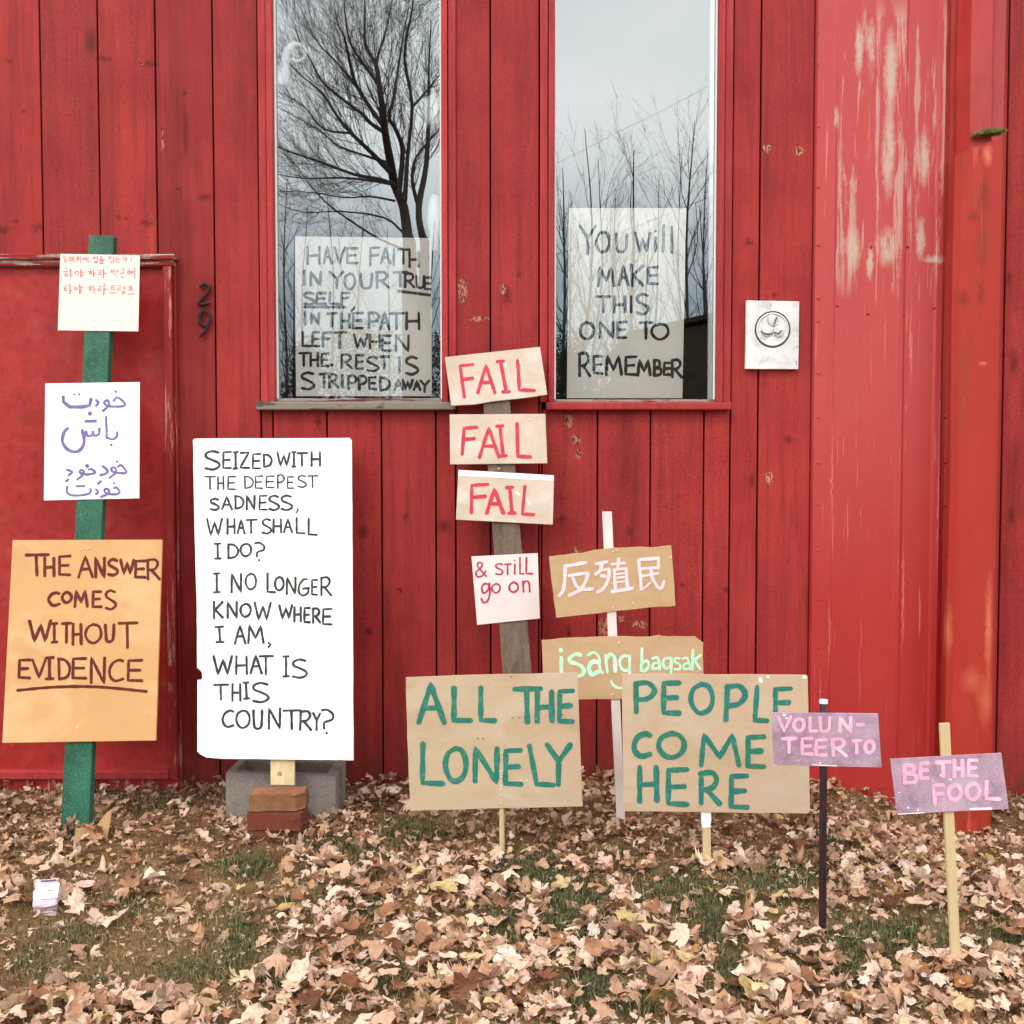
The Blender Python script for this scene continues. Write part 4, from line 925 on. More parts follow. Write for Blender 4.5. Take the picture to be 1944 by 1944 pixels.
lettering(words(cJ, 'A 265 290 500 640;L 580 315 745 618;L 828 315 965 618;T 1140 325 1390 635;H 1345 350 1490 630;E 1550 345 1680 628;L 290 830 490 1195;O 510 870 700 1175;N 775 870 995 1180;E 1055 890 1205 1200;L 1270 845 1435 1208 70;Y 1440 835 1660 1205', 0.8), S5, 10.2, M_TEAL, p)
staples(p, cJ, [(1020, y, 0) for y in (1080, 1110, 1135, 1170, 1220, 1250, 1302, 1375)] + [(1340, 600, 85), (1350, 650, 80), (1255, 1168, 0), (1200, 1168, 0)], S5, None, 0.006, 0.0014)
staples(p, cJ, [(1115, 215, 60), (808, 780, 0), (855, 780, 0), (1585, 560, 0), (1125, 592, 0), (1190, 588, 0), (1245, 585, 0)], S5, M_IRON, 0.005, 0.0012)
b6 = PG(1341, 1652); S6 = tilted(b6.y, b6.z, b6.y + 0.02, 1.0, R(-1.0), b6.x)
r6 = thing('yard_sign', 'wide cardboard sign saying people come here, stake taped white below it', 'sign', b6)
stake(r6, (1333, 1440), (1348, 1440), (1350, 1652), (1335, 1652), S6.off(-0.005), 0.012, M_PINE, 'stake', 0.001)
st6 = S6.off(-0.0035); o = slab([st6.at(*c) for c in ((1331.5, 1542), (1349.5, 1542), (1350.5, 1555), (1348.5, 1571), (1333, 1572), (1332, 1560))], st6.n, 0.015, 0.001, 0, 'tape_wrap', M_WPAPER); part(r6, o)
p = placard(r6, [(1180.9, 1279.6), (1300, 1280), (1530, 1281), (1533.5, 1284), (1535, 1400), (1537.8, 1540), (1533, 1544.5), (1400, 1543), (1184.6, 1540.4), (1182, 1400)], S6, 0.0045, M_CARD2, 0.0007, 0.0008, 4, 'cardboard')
lettering(words(cK, 'P 300 260 470 515;E 545 258 690 525;O 790 268 980 525;P 1100 288 1270 585 -20;L 1360 290 1480 590 -18;E 1520 310 1665 560;C 290 705 435 900;O 508 698 730 910;M 870 712 1210 985;E 1280 730 1430 990;H 335 990 495 1295;E 585 1015 760 1320;R 870 1045 1040 1315;E 1135 1070 1285 1345', 0.8), S6, 10.2, M_TEAL, p)
lettering(raw(cK, [[30, (1395, 220), (1400, 245)], [20, (1455, 205), (1470, 208)], [26, (1770, 208), (1790, 210)]]), S6, 5, M_CHIPW, p, 'paint_nick')

# ---- 7 dark pole, 8 pine stake with purple plastic boards
b7 = PG(1562, 1778); S7 = tilted(b7.y, b7.z, b7.y + 0.01, 0.6)
r7 = thing('yard_sign', 'dark pole with a white cap and a purple board asking to volunteer', 'sign', b7)
V, Fc = [], []; a7, c7 = S7.off(-0.010).at(1561.5, 1780), S7.off(-0.010).at(1563.5, 1331)
tube(V, Fc, [a7 + Vector((0, 0, -0.15)), a7, a7.lerp(c7, .33), a7.lerp(c7, .66), c7], [0.0104] * 5, 12); pl = part(r7, mesh_obj('pole', V, Fc, M_BLACK, None, True))
V, Fc = [], []; u7 = (c7 - a7).normalized(); tube(V, Fc, [c7 - u7 * 0.006, c7 + u7 * 0.0035, c7 + u7 * 0.004], [0.0118, 0.0118, 0.0108], 14)
part(r7, mesh_obj('cap', V, Fc, M_WHITE, None, False))
p = placard(r7, [(1465.6, 1352.7), (1667, 1354.7), (1674, 1457.2), (1540, 1454.5), (1475, 1452), (1470, 1448), (1467, 1400)], S7.off(0.006), 0.005, M_PURPLE, 0.0008, 0.0004, 3)
M_PK2 = marker('bubblegum_paint', srgb(252, 172, 202), srgb(254, 202, 220), under=srgb(255, 214, 224), thin=0.5)
s7 = S7.off(0.006)
lettering(words(cL, 'V 130 212 212 308;O 235 225 303 308;L 340 217 393 308;U 408 217 475 312;N 540 217 618 312;- 658 262 700 268;T 158 358 252 452;E 288 357 358 462;E 382 367 450 468;R 492 362 583 472;T 628 372 685 455;O 712 375 768 452', 0.5), s7, 6.6, M_PK2, p)
lettering(raw(cL, [[14, (165, 200), (180, 202)], [6, (360, 533), (520, 540)], [10, (408, 518), (412, 522)], [8, (180, 222), (192, 222)]]), s7, 3, M_CHIPW, p, 'paint_nick')
b8 = PG(1817, 1846); S8 = tilted(b8.y, b8.z, b8.y + 0.03, 0.6)
r8 = thing('yard_sign', 'pale pine stake with a purple board reading be the fool', 'sign', b8)
stake(r8, (1785, 1374), (1803.5, 1373), (1825.5, 1846), (1808, 1846), S8, 0.012, M_PINE, 'stake', 0.001)
s8 = S8.off(0.006)
p = placard(r8, [(1690.6, 1441), (1901.3, 1429.6), (1915.5, 1536.3), (1800, 1541), (1703.4, 1547.2)], s8, 0.005, M_PURPLE, 0.0008, 0.0004, 3)
lettering(words(cL, 'B 968 532 1052 655;E 1078 522 1133 622;T 1185 515 1280 612;H 1302 502 1362 613;E 1397 502 1458 608;F 1158 668 1235 800 16;O 1268 668 1348 768;O 1387 658 1472 763;L 1515 642 1608 762', 0.5), s8, 7.4, M_PK2, p)
lettering(raw(cL, [[14, (1215, 600), (1225, 610)], [14, (1410, 828), (1550, 825)], [6, (930, 862), (1100, 852)], [10, (995, 815), (1000, 822)], [9, (1060, 830), (1064, 838)], [8, (935, 715), (940, 718)], [8, (1270, 630), (1285, 632)]]), s8, 3, M_CHIPW, p, 'paint_nick')

# ---- carved white plaque on the wall
cQ = Crop(1380, 540, 10.73)
def plaque():
    pr = thing('wall_plaque', 'small white plaster plaque with a round moulded face, hung on the boards', 'plaque', PW(1466, 702, -0.02))
    M_PL = plain('white_plaster', srgb(236, 234, 229), 0.7, 0.04, 20, 0.2, 0.5, alt=srgb(198, 200, 197), altf=0.85, stains=[(srgb(170, 172, 168), .55, 16)])
    M_GR = plain('dark_plaster_groove', srgb(84, 60, 62), 0.8, 0.2, 80, 0.2, 0.3)
    pp = wallplane(-0.022); o = slab([pp.at(*c) for c in ((1417.3, 570.1), (1517.5, 572.2), (1515.6, 701.2), (1415.2, 700.3))], pp.n, 0.018, 0.002, 0.0005, 'plate', M_PL, None, 4); part(pr, o)
    c = pp.at(*cQ(930, 915)); rr = (pp.at(*cQ(1275, 915)) - c).length
    def torus(cc, R_, r_, mat, sx=1, sz=1, name='ring'):
        V, Fc = [], []; pts = [cc + Vector((math.cos(a) * R_ * sx, 0, math.sin(a) * R_ * sz)) for a in [k * math.pi / 18 for k in range(36)]]
        for i in range(36):
            p = pts[i]; rad = (p - cc).normalized()
            for k in range(6): V.append(p + rad * r_ * math.cos(k * math.pi / 3) + Vector((0, -1, 0)) * r_ * math.sin(k * math.pi / 3))
        for i in range(36):
            for k in range(6): Fc.append((i * 6 + k, i * 6 + (k + 1) % 6, ((i + 1) % 36) * 6 + (k + 1) % 6, ((i + 1) % 36) * 6 + k))
        q = mesh_obj(name, V, Fc, mat, None, True); part(pr, q); return q
    torus(c, rr * 1.02, 0.0026, M_GR, 1, 1.02); torus(c + Vector((0, -0.001, 0)), rr * 0.92, 0.0035, M_PL, 1, 1.02); 
    def blobm(x, y, rx, rz, d, mat, name):
        bm = bmesh.new(); bmesh.ops.create_uvsphere(bm, u_segments=14, v_segments=9, radius=1)
        cc = pp.at(*cQ(x, y)); s = 10.73 * 494
        for v in bm.verts: v.co = Vector((cc.x + v.co.x * rx / s, cc.y + v.co.y * d, cc.z + v.co.z * rz / s))
        q = bm_obj(name, bm, mat, None, True); part(pr, q); return q
    blobm(825, 950, 120, 120, 0.0045, M_PL, 'cheek'); blobm(1060, 950, 110, 125, 0.0045, M_PL, 'cheek'); blobm(915, 730, 85, 130, 0.005, M_PL, 'brow')
    pg = pp.off(0.0055)
    lettering(raw(cQ, [[26, 's', (700, 960), (760, 995), (850, 1010), (915, 995)], [20, 's', (970, 975), (1040, 1000), (1115, 940)], [26, (1020, 665), (985, 750)], [18, (985, 760), (950, 870), (1040, 820)], [10, 's', (840, 660), (835, 760), (880, 820)], [9, 's', (950, 900), (960, 1020), (1040, 1085), (1110, 1060)], [8, 's', (710, 900), (730, 1020), (800, 1075)]]), pg, 1.2, M_GR, o, 'groove')
    lettering(raw(cQ, [[9, (615, 800), (622, 806)], [8, (1300, 780), (1308, 790)], [5, (1180, 1080), (1190, 1095)], [5, (1210, 1110), (1220, 1120)], [5, (550, 1510), (560, 1530)], [5, (690, 1550), (760, 1450)], [16, (890, 400), (895, 420)], [12, (1405, 1560), (1415, 1640)]]), pp, 1, M_GR, o, 'groove')
plaque()

# ---- posters standing inside the windows
cF, cG = Crop(500, 430, 5.3667), Crop(1030, 380, 4.711)
M_INK = marker('grey_black_marker', srgb(34, 31, 28), srgb(52, 48, 44), under=srgb(110, 106, 100), thin=0.35)
def poster(label, cor, sets, w, y=0.052):
    pl = wallplane(y); o = slab([pl.at(*c) for c in cor], pl.n, 0.002, 0, 0, 'poster', M_POSTER); tag(o, label, 'poster', None)
    lettering(sets, pl, w, M_INK, o)
    return o
poster('beige paper poster inside the left window, eight lines of black capitals', [(559.6, 448.6), (819, 452), (819.6, 752), (562, 752)],
 words(cF, 'H 445 205 575 385;A 615 200 695 380;V 725 210 830 380;E 850 220 960 375;F 1085 215 1185 400;A 1200 215 1290 380;| 1315 225 1340 400;T 1370 235 1490 380;H 1485 260 1585 415;| 410 450 430 600;N 480 460 590 600;Y 680 460 815 630;O 825 480 935 640;U 990 480 1110 630;R 1150 465 1280 625;'
 'T 1325 465 1470 610;R 1440 480 1540 620;U 1560 505 1640 625;E 1640 520 1710 640;S 410 675 520 795;E 540 680 640 790;L 670 670 770 790;F 790 675 880 800;, 890 820 930 860;| 415 870 435 1000;N 485 880 570 990;T 650 885 755 1020;H 790 890 880 1035;E 910 880 1015 1035;P 1070 880 1180 1035;A 1190 875 1285 1050;T 1290 885 1430 1050;H 1455 875 1590 1050;'
 'L 395 1075 485 1220;E 495 1075 570 1220;F 605 1080 690 1225;T 720 1080 845 1240;W 925 1100 1060 1240;H 1080 1105 1190 1240;E 1210 1110 1300 1265;N 1345 1110 1485 1275;T 365 1290 460 1425;H 480 1290 560 1425;E 590 1295 665 1425;. 690 1405 702 1415;R 795 1305 905 1445;E 940 1310 1020 1450;S 1055 1330 1170 1475;T 1190 1325 1280 1455;| 1380 1330 1395 1490;S 1450 1330 1575 1505;'
 'S 385 1490 520 1655;T 570 1500 675 1640;R 670 1505 760 1640;| 798 1510 812 1645;P 860 1520 950 1655;P 970 1525 1050 1665;E 1075 1535 1150 1660;D 1185 1540 1285 1670;A 1335 1560 1420 1665;W 1420 1560 1520 1660;A 1530 1575 1600 1665;Y 1600 1570 1690 1690')
 + raw(cF, [[(1375, 658), (1700, 700)], [(415, 820), (840, 822)]]), 5.4)
poster('beige paper poster inside the right window, black letters ending in remember', [(1080, 394.9), (1302.8, 395), (1295.3, 756), (1076, 756)],
 words(cG, 'Y 335 230 475 490;O 480 285 600 465;U 655 300 755 465;w 830 290 960 460;i 1000 275 1020 460;| 1075 220 1085 460;| 1150 240 1160 470;M 495 600 640 770;A 680 590 770 760;K 790 580 900 770;E 940 600 1030 750;T 480 860 610 1005;H 640 860 740 1005;| 780 860 800 1005;S 840 840 950 1020;'
 'O 335 1095 460 1240;N 510 1090 635 1230;E 665 1090 750 1230;T 870 1095 985 1240;O 975 1105 1125 1245;R 325 1370 425 1575;E 455 1395 535 1550;M 565 1395 705 1565;E 740 1400 835 1560;M 850 1430 965 1570;B 995 1430 1060 1570;E 1085 1455 1145 1560;R 1155 1430 1245 1585'), 5.8)

# ---- white ornaments hanging inside the left window
def orn():
    y = 0.068; V, Fc = [], []
    c = Crop(500, 0, 4.2)
    pts = [PW(*c(*q), y) for q in ((150, 690), (155, 600), (170, 520), (175, 450), (200, 385), (250, 350), (310, 365), (335, 420), (310, 475), (260, 488), (225, 465))]
    rad = [0.027, 0.026, 0.02, 0.015, 0.011, 0.008, 0.006, 0.006, 0.006, 0.006, 0.004]
    P3 = catmull(pts, 3); rr_ = [rad[min(i // 3, 10)] for i in range(len(P3))]
    tube(V, Fc, P3, rr_, 10); o = mesh_obj('curled_ornament', V, Fc, M_WHITE, None, True); tag(o, 'white curled hook-shaped ornament inside the left window, at its left edge', 'ornament')
    for k, (lab, prof, cx) in enumerate((('white candle-shaped ornament inside the left window, high on its right edge', [(700, 6), (760, 30), (800, 55), (820, 70), (990, 70), (1010, 60)], 1352), ('tall white bottle-shaped ornament inside the left window, beside the poster top', [(1555, 25), (1600, 45), (1700, 62), (1760, 66), (1900, 40), (2000, 38)], 1366))):
        V, Fc = [], []; P3 = [PW(*c(cx, q), y) for q, _ in prof]
        tube(V, Fc, P3, [r / 4.2 / 494 for _, r in prof], 12); o = mesh_obj('bottle_ornament', V, Fc, M_WHITE, None, True); tag(o, lab, 'ornament')
orn()

# ---- crumpled plastic packet on the lawn
def packet():
    g = PG(90, 1722); pr = thing('litter_packet', 'crumpled clear plastic packet with a white label, lying on the thin grass', 'packet', g)
    M_PLA = NT('milky_plastic', 0.22, 0.6); M_PLA.col(M_PLA.mix(srgb(214, 178, 190), srgb(236, 222, 226), M_PLA.noise(M_PLA.coord(), 60, 3, 0.6))); M_PLA.b.inputs['Transmission Weight'].default_value = 0.25
    M_PLA.bump(M_PLA.noise(M_PLA.coord(), 90, 3, 0.6), 0.7, 0.004)
    M_LB = plain('white_label', srgb(252, 250, 252), 0.4, 0.01, 10, 0.3, 0); M_PR = plain('grey_print', srgb(92, 84, 96), 0.6, 0.1, 60, 0.2, 0)
    u = Vector((math.cos(R(14)), math.sin(R(14)), 0)); w_, l_, h_ = 0.066, 0.066, 0.034
    v = Vector((-u.y, u.x, 0)); up_ = Vector((0, 0, 1))
    T = Matrix((( *u, ), ( *v, ), ( *up_, ))).transposed().to_4x4()
    tilt = Matrix.Rotation(R(26), 4, 'X')
    Mx = Matrix.Translation(g + Vector((0, 0, 0.012))) @ T @ tilt
    def bx(name, x0, x1, y0, y1, z0, z1, mat, bev=0.003, parent=None, sub=2):
        bm = boxbm(x0, x1, y0, y1, z0, z1, 0)
        if sub: 
            bmesh.ops.subdivide_edges(bm, edges=list(bm.edges), cuts=sub, use_grid_fill=True)
            for q in bm.verts: q.co += Vector([random.gauss(0, 0.0011) for _ in range(3)])
        if bev: bmesh.ops.bevel(bm, geom=[e for e in bm.edges if e.calc_face_angle(0) > 0.9], offset=bev, segments=2, affect='EDGES', clamp_overlap=True)
        bmesh.ops.transform(bm, matrix=Mx, verts=bm.verts); o = bm_obj(name, bm, mat); 
        if parent: o.parent = parent
        else: part(pr, o)
        return o
    tub = bx('tub', -w_ / 2, w_ / 2, -0.042, 0.040, 0, h_, M_PLA.m)
    bx('flap', -w_ / 2 - 0.003, w_ / 2 - 0.006, 0.038, 0.062, h_ - 0.004, h_ - 0.001, M_PLA.m, 0.0)
    bx('lip', -w_ / 2 + 0.004, w_ / 2, -0.060, -0.044, 0.004, 0.012, M_PLA.m, 0.0)
    lb = bx('label_sheet', -w_ / 2 + 0.001, w_ / 2 - 0.001, -0.018, 0.037, h_ + 0.0026, h_ + 0.0034, M_LB, 0, None, 0)
    bx('print', -0.022, 0.020, 0.050, 0.056, h_ + 0.0008, h_ + 0.0016, M_PR, 0, lb, 0); bx('print', 0.004, 0.026, 0.010, 0.0135, h_ + 0.0036, h_ + 0.0041, M_PR, 0, lb, 0)
    bx('print', -0.01, 0.02, -0.053, -0.050, 0.0135, 0.0142, M_PR, 0, lb, 0)
packet()
# ------------------------------------------------------------------ lawn
def soil_mat():
    t = NT('thatch_and_soil', 0.95, 0.1)
    v = t.coord(); fine = t.noise(v, 130, 5, 0.75); mid = t.noise(v, 9, 5, 0.6); st = t.noise(t.coord((60, 220, 60)), 1.0, 4, 0.7)
    c = t.ramp(fine, [(0.30, srgb(66, 46, 32)), (0.48, srgb(126, 98, 68)), (0.62, srgb(158, 128, 92)), (0.78, srgb(190, 160, 124))])
    c = t.mix(c, t.ramp(st, [(0.35, srgb(70, 62, 36)), (0.6, srgb(120, 104, 66))]), t.ramp(mid, [(0.42, 0), (0.62, 0.7)]))
    t.col(c); t.bump(fine, 0.9, 0.006); t.bump(mid, 0.5, 0.01); return t.m
def axis(lo, hi, step, out):
    a = list(np.arange(lo, hi + 1e-6, step)); s = step
    while a[-1] < out: s *= 1.35; a.append(a[-1] + s)
    s = step
    while a[0] > -out: s *= 1.35; a.insert(0, a[0] - s)
    return np.array(a)
gx = axis(-3.2, 3.2, 0.04, 150); gy = axis(-3.4, 0.4, 0.04, 150)
GX, GY = np.meshgrid(gx, gy); GZ = ground_z(GX, np.minimum(GY, 0.0))
near = (GY > -3.4) & (GY < 0.4) & (abs(GX) < 3.2)
GZ = GZ + near * (0.006 * np.sin(31 * GX + 17 * GY) * np.sin(23 * GY - 11 * GX))
V = np.stack([GX.ravel(), GY.ravel(), GZ.ravel()], 1); nx = len(gx); ny = len(gy)
I = (np.arange(ny - 1)[:, None] * nx + np.arange(nx - 1)[None, :]).ravel()
ground = np_obj('ground', V, np.stack([I, I + 1, I + nx + 1, I + nx], 1), soil_mat(), None, None, True); ground['kind'] = 'structure'

# ---- where things lie, in photo pixels
def to_px(x, y, z):
    dx, dy, dz = x - CAM.x, y - CAM.y, z - CAM.z
    c, s = math.cos(PITCH), math.sin(PITCH)
    dep = dy * c - dz * s; up = dy * s + dz * c
    return 972 + F_PX * dx / dep, 972 - F_PX * up / dep
def bumpf(px, py, cx, cy, rx, ry): return np.exp(-(((px - cx) / rx) ** 2 + ((py - cy) / ry) ** 2))
def leaf_density(px, py):
    d = np.ones_like(px)
    for cx, cy, rx, ry, k in ((120, 1770, 230, 90, .93), (330, 1840, 200, 50, .8), (420, 1700, 120, 50, .45), (300, 1530, 120, 30, .6), (320, 1640, 200, 50, .5), (30, 1860, 120, 40, .6), (470, 1650, 60, 25, .9), (460, 1790, 70, 60, .85), (1000, 1660, 60, 32, .85), (1090, 1730, 60, 50, .85), (960, 1760, 40, 40, .7), (1300, 1700, 120, 50, .6), (1480, 1670, 80, 45, .7),
                             (1580, 1750, 120, 50, .6), (1390, 1865, 30, 45, .9), (1125, 1890, 40, 40, .9), (1215, 1915, 30, 30, .9), (700, 1800, 50, 40, .5), (710, 1720, 40, 40, .6), (800, 1590, 80, 30, .7), (1350, 1760, 30, 50, .8), (1700, 1790, 130, 50, .55), (1620, 1860, 60, 30, .5), (1800, 1760, 60, 30, .4), (840, 1555, 100, 22, .6), (1250, 1560, 80, 18, .5), (1720, 1560, 60, 40, .5)):
        d = d - k * bumpf(px, py, cx, cy, rx, ry)
    return np.clip(d, 0.08, 1)
GRASS = ((470, 1650, 48, 20, 1.1), (700, 1640, 45, 22, .55), (455, 1790, 36, 46, .9), (1000, 1660, 75, 34, 1.2), (1090, 1740, 60, 50, 1.3), (960, 1770, 40, 35, .8), (1300, 1700, 110, 50, .55), (1490, 1675, 80, 40, .6), (1392, 1865, 28, 45, 1.2), (1125, 1890, 40, 40, 1.3), (1215, 1915, 30, 30, 1.1), (700, 1720, 40, 35, .6), (720, 1860, 50, 40, .5),
         (800, 1585, 70, 22, .7), (1355, 1760, 28, 50, 1.0), (1680, 1790, 120, 45, .8), (1620, 1850, 70, 35, .8), (140, 1780, 60, 25, .35), (380, 1850, 90, 30, .4), (240, 1725, 50, 22, .35), (60, 1830, 60, 25, .3), (640, 1610, 60, 20, .6), (1180, 1630, 40, 20, .4), (520, 1870, 50, 40, .5), (150, 1890, 80, 30, .6), (560, 1720, 40, 25, .5), (1580, 1610, 60, 30, .3), (1900, 1800, 50, 40, .6), (280, 1530, 100, 20, .25))
def scatter(n, dens):
    """n lawn points drawn with density dens(px, py) over what the photo shows and a margin round it"""
    out = []; tot = 0
    while tot < n:
        x = rng.uniform(-2.6, 2.6, n * 2); y = rng.uniform(-2.75, 0.0, n * 2); z = ground_z(x, y)
        px, py = to_px(x, y, z); k = rng.random(n * 2) < dens(px, py)
        k &= (px > -420) & (px < 2360)
        out.append(np.stack([x[k], y[k], z[k], px[k], py[k]], 1)); tot += k.sum()
    return np.concatenate(out)[:n]

# ---- maple leaves
MAPLE = [(0, -.02), (.16, -.10), (.40, -.16), (.34, -.02), (.62, .06), (.50, .16), (.95, .44), (.66, .46), (.70, .62), (.40, .50), (.22, .44), (.34, .78), (.20, .76), (.0, 1.08),
         (-.20, .76), (-.34, .78), (-.22, .44), (-.40, .50), (-.70, .62), (-.66, .46), (-.95, .44), (-.50, .16), (-.62, .06), (-.34, -.02), (-.40, -.16), (-.16, -.10)]
def leaf_template(k, frag=False):
    r = np.random.default_rng(100 + k)
    if frag:
        m = 7; a = np.sort(r.uniform(0, 2 * np.pi, m)); rad = r.uniform(0.35, 1.0, m); o = np.stack([np.cos(a) * rad * .8, np.sin(a) * rad * .5 + .3], 1); c = np.array([[0, .3]])
        P = np.concatenate([c, o]); Fc = [(0, 1 + i, 1 + (i + 1) % m) for i in range(m)]
    else:
        o = np.array(MAPLE, float); o += r.normal(0, .05, o.shape); o[:, 0] *= r.uniform(.68, 1.08)
        cc_ = np.array([0, .3]); rad_ = np.linalg.norm(o - cc_, axis=1); sm = (np.roll(rad_, 1) + rad_ + np.roll(rad_, -1)) / 3; kk = r.uniform(0.05, .85); tear = np.ones(len(o))
        if k % 3 == 0:                                         # torn: a lobe or a side is missing
            ta = r.uniform(0, 2 * np.pi); th = np.arctan2(o[:, 1] - .3, o[:, 0]); tear = np.where(np.cos(th - ta) > r.uniform(.1, .7), r.uniform(.25, .55), 1) * r.uniform(.85, 1.1, len(o))
        o = cc_ + (o - cc_) * (tear * (rad_ * (1 - kk) + sm * 1.06 * kk) / rad_)[:, None]
        c = np.array([[0, .28]]); mid = c + (o - c) * .52; m = len(o)
        P = np.concatenate([c, mid, o]); Fc = [(0, 1 + i, 1 + (i + 1) % m) for i in range(m)]
        for i in range(m): a, b = 1 + i, 1 + (i + 1) % m; Fc += [(a, a + m, b + m), (a, b + m, b)]
        n0 = len(P)                                            # the stalk, a thin bent blade
        sx = r.uniform(-.2, .2); P = np.concatenate([P, [[-.018, -.02], [.018, -.02], [sx * .5 - .015, -.32], [sx * .5 + .015, -.32], [sx, -.62]]])
        Fc += [(n0, n0 + 1, n0 + 3), (n0, n0 + 3, n0 + 2), (n0 + 2, n0 + 3, n0 + 4)]
    x, y = P[:, 0], P[:, 1]
    c1, c2 = r.uniform(-.1, 1.15), r.uniform(-.5, .95); fold = r.uniform(0, .45) * (r.random() < .7); ang = r.uniform(0, np.pi)
    q = x * np.cos(ang) + (y - .3) * np.sin(ang)
    z = c1 * q ** 2 + c2 * 0.6 * (y - .3) ** 2 + fold * np.abs(x) + .07 * np.sin(7 * x + r.uniform(0, 6)) * np.sin(6 * y + r.uniform(0, 6)) + r.normal(0, .018, len(x))
    rr = np.sqrt(x ** 2 + (y - .3) ** 2); z = z + .10 * rr * np.sin(r.uniform(2, 5) * np.arctan2(y - .3, x) + r.uniform(0, 6))
    if not frag: z[-1] += r.uniform(-.1, .2)
    z = z - np.percentile(z, 15)
    sh = 1 - .28 * np.clip(z, 0, 1)
    return np.stack([x * sh, (y - .3) * sh, z], 1), np.array(Fc)
NT_, NFR = 24, 12
TEMPL = [leaf_template(k) for k in range(NT_)]; FRAG = [leaf_template(150 + k, True) for k in range(NFR)]
def leaf_mat(name, use_attr):
    t = NT(name, 0.75, 0.2)
    if use_attr: a = t.new('ShaderNodeAttribute', attribute_name='tone'); tone = a.outputs['Fac']
    else: a = t.new('ShaderNodeObjectInfo'); tone = a.outputs['Random']
    c = t.ramp(tone, [(0.0, srgb(96, 60, 42)), (0.10, srgb(134, 88, 62)), (0.24, srgb(166, 120, 86)), (0.38, srgb(196, 154, 124)), (0.52, srgb(214, 180, 154)), (0.68, srgb(230, 204, 182)), (0.80, srgb(218, 184, 170)), (0.88, srgb(240, 222, 204)), (0.95, srgb(200, 178, 120)), (0.975, srgb(180, 118, 72)), (0.992, srgb(178, 162, 92))])
    n = t.noise(t.coord(), 70, 4, 0.7); c = t.mix(c, srgb(132, 84, 60), t.math('MULTIPLY', t.ramp(n, [(0.46, 0), (0.70, 1)]), 0.55))
    c = t.mix(c, srgb(90, 56, 40), t.math('MULTIPLY', t.ramp(t.noise(t.coord(), 300, 2, 0.7), [(0.60, 0), (0.70, 1)]), 0.5))
    g = t.new('ShaderNodeNewGeometry'); c = t.mix(c, t.mix(c, srgb(222, 190, 160), 0.30), g.outputs['Backfacing'])
    t.col(c); t.b.inputs['Subsurface Weight'].default_value = 0.0
    t.bump(t.noise(t.coord(), 160, 3, 0.6), 0.5, 0.0015)
    tr = t.new('ShaderNodeBsdfTranslucent'); mx = t.new('ShaderNodeMixShader'); mx.inputs[0].default_value = 0.16
    src = t.b.inputs['Base Color'].links[0].from_socket; t.l.new(src, tr.inputs['Color'])
    out = [q for q in t.n if q.type == 'OUTPUT_MATERIAL'][0]
    t.l.new(t.b.outputs[0], mx.inputs[1]); t.l.new(tr.outputs[0], mx.inputs[2]); t.l.new(mx.outputs[0], out.inputs['Surface']); return t.m
ML_O, ML_S = leaf_mat('dry_maple_leaf', False), leaf_mat('dry_leaf_litter', True)

def rots(n, tilt):
    a = rng.uniform(0, 2 * np.pi, n); b = rng.uniform(0, 2 * np.pi, n); t = np.abs(rng.normal(0, tilt, n)); t = np.where(rng.random(n) < 0.35, np.pi - t, t)
    ca, sa = np.cos(a), np.sin(a); M1 = np.zeros((n, 3, 3)); M1[:, 0, 0] = ca; M1[:, 0, 1] = -sa; M1[:, 1, 0] = sa; M1[:, 1, 1] = ca; M1[:, 2, 2] = 1
    k = np.stack([np.cos(b), np.sin(b), 0 * b], 1); K = np.zeros((n, 3, 3)); K[:, 0, 1] = -k[:, 2]; K[:, 0, 2] = k[:, 1]; K[:, 1, 0] = k[:, 2]; K[:, 1, 2] = -k[:, 0]; K[:, 2, 0] = -k[:, 1]; K[:, 2, 1] = k[:, 0]
    M2 = np.eye(3)[None] + np.sin(t)[:, None, None] * K + (1 - np.cos(t))[:, None, None] * (K @ K)
    return M2 @ M1, t
def litter_joined(name, pts, tem, size, lift, tilt, tones, parent):
    Vs, Fs, Ts = [], [], []; n = len(pts); which = rng.integers(0, len(tem), n); M, tt = rots(n, tilt); base = 0
    for k in range(len(tem)):
        idx = np.where(which == k)[0]
        if not len(idx): continue
        P, Fc = tem[k]; W = np.einsum('nij,vj->nvi', M[idx], P) * size[idx][:, None, None]
        W[:, :, 2] -= np.minimum(W[:, :, 2].min(1), 0)[:, None] * 0.75          # rest on the ground, not in it
        W += pts[idx][:, None, :3]; W[:, :, 2] += lift[idx][:, None]
        Vs.append(W.reshape(-1, 3)); m = len(P)
        Fs.append((Fc[None] + (np.arange(len(idx)) * m)[:, None, None] + base).reshape(-1, 3)); Ts.append(np.repeat(tones[idx], m)); base += m * len(idx)
    o = np_obj(name, np.concatenate(Vs), np.concatenate(Fs), ML_S, parent, np.concatenate(Ts)); o['kind'] = 'stuff'; return o
def posts_clear(p):
    return p
N = 13000
pts = scatter(N, lambda a, b: leaf_density(a, b) ** 1.35)
sizes = (0.021 + 0.038 * rng.random(N) ** 1.5) * np.where(rng.random(N) < .35, .7, 1.0)
far = pts[:, 1] > -0.75
sizes = np.where(far, sizes * 0.72, sizes)
lift = rng.uniform(0, 0.038, N) * leaf_density(pts[:, 3], pts[:, 4]) + 0.001
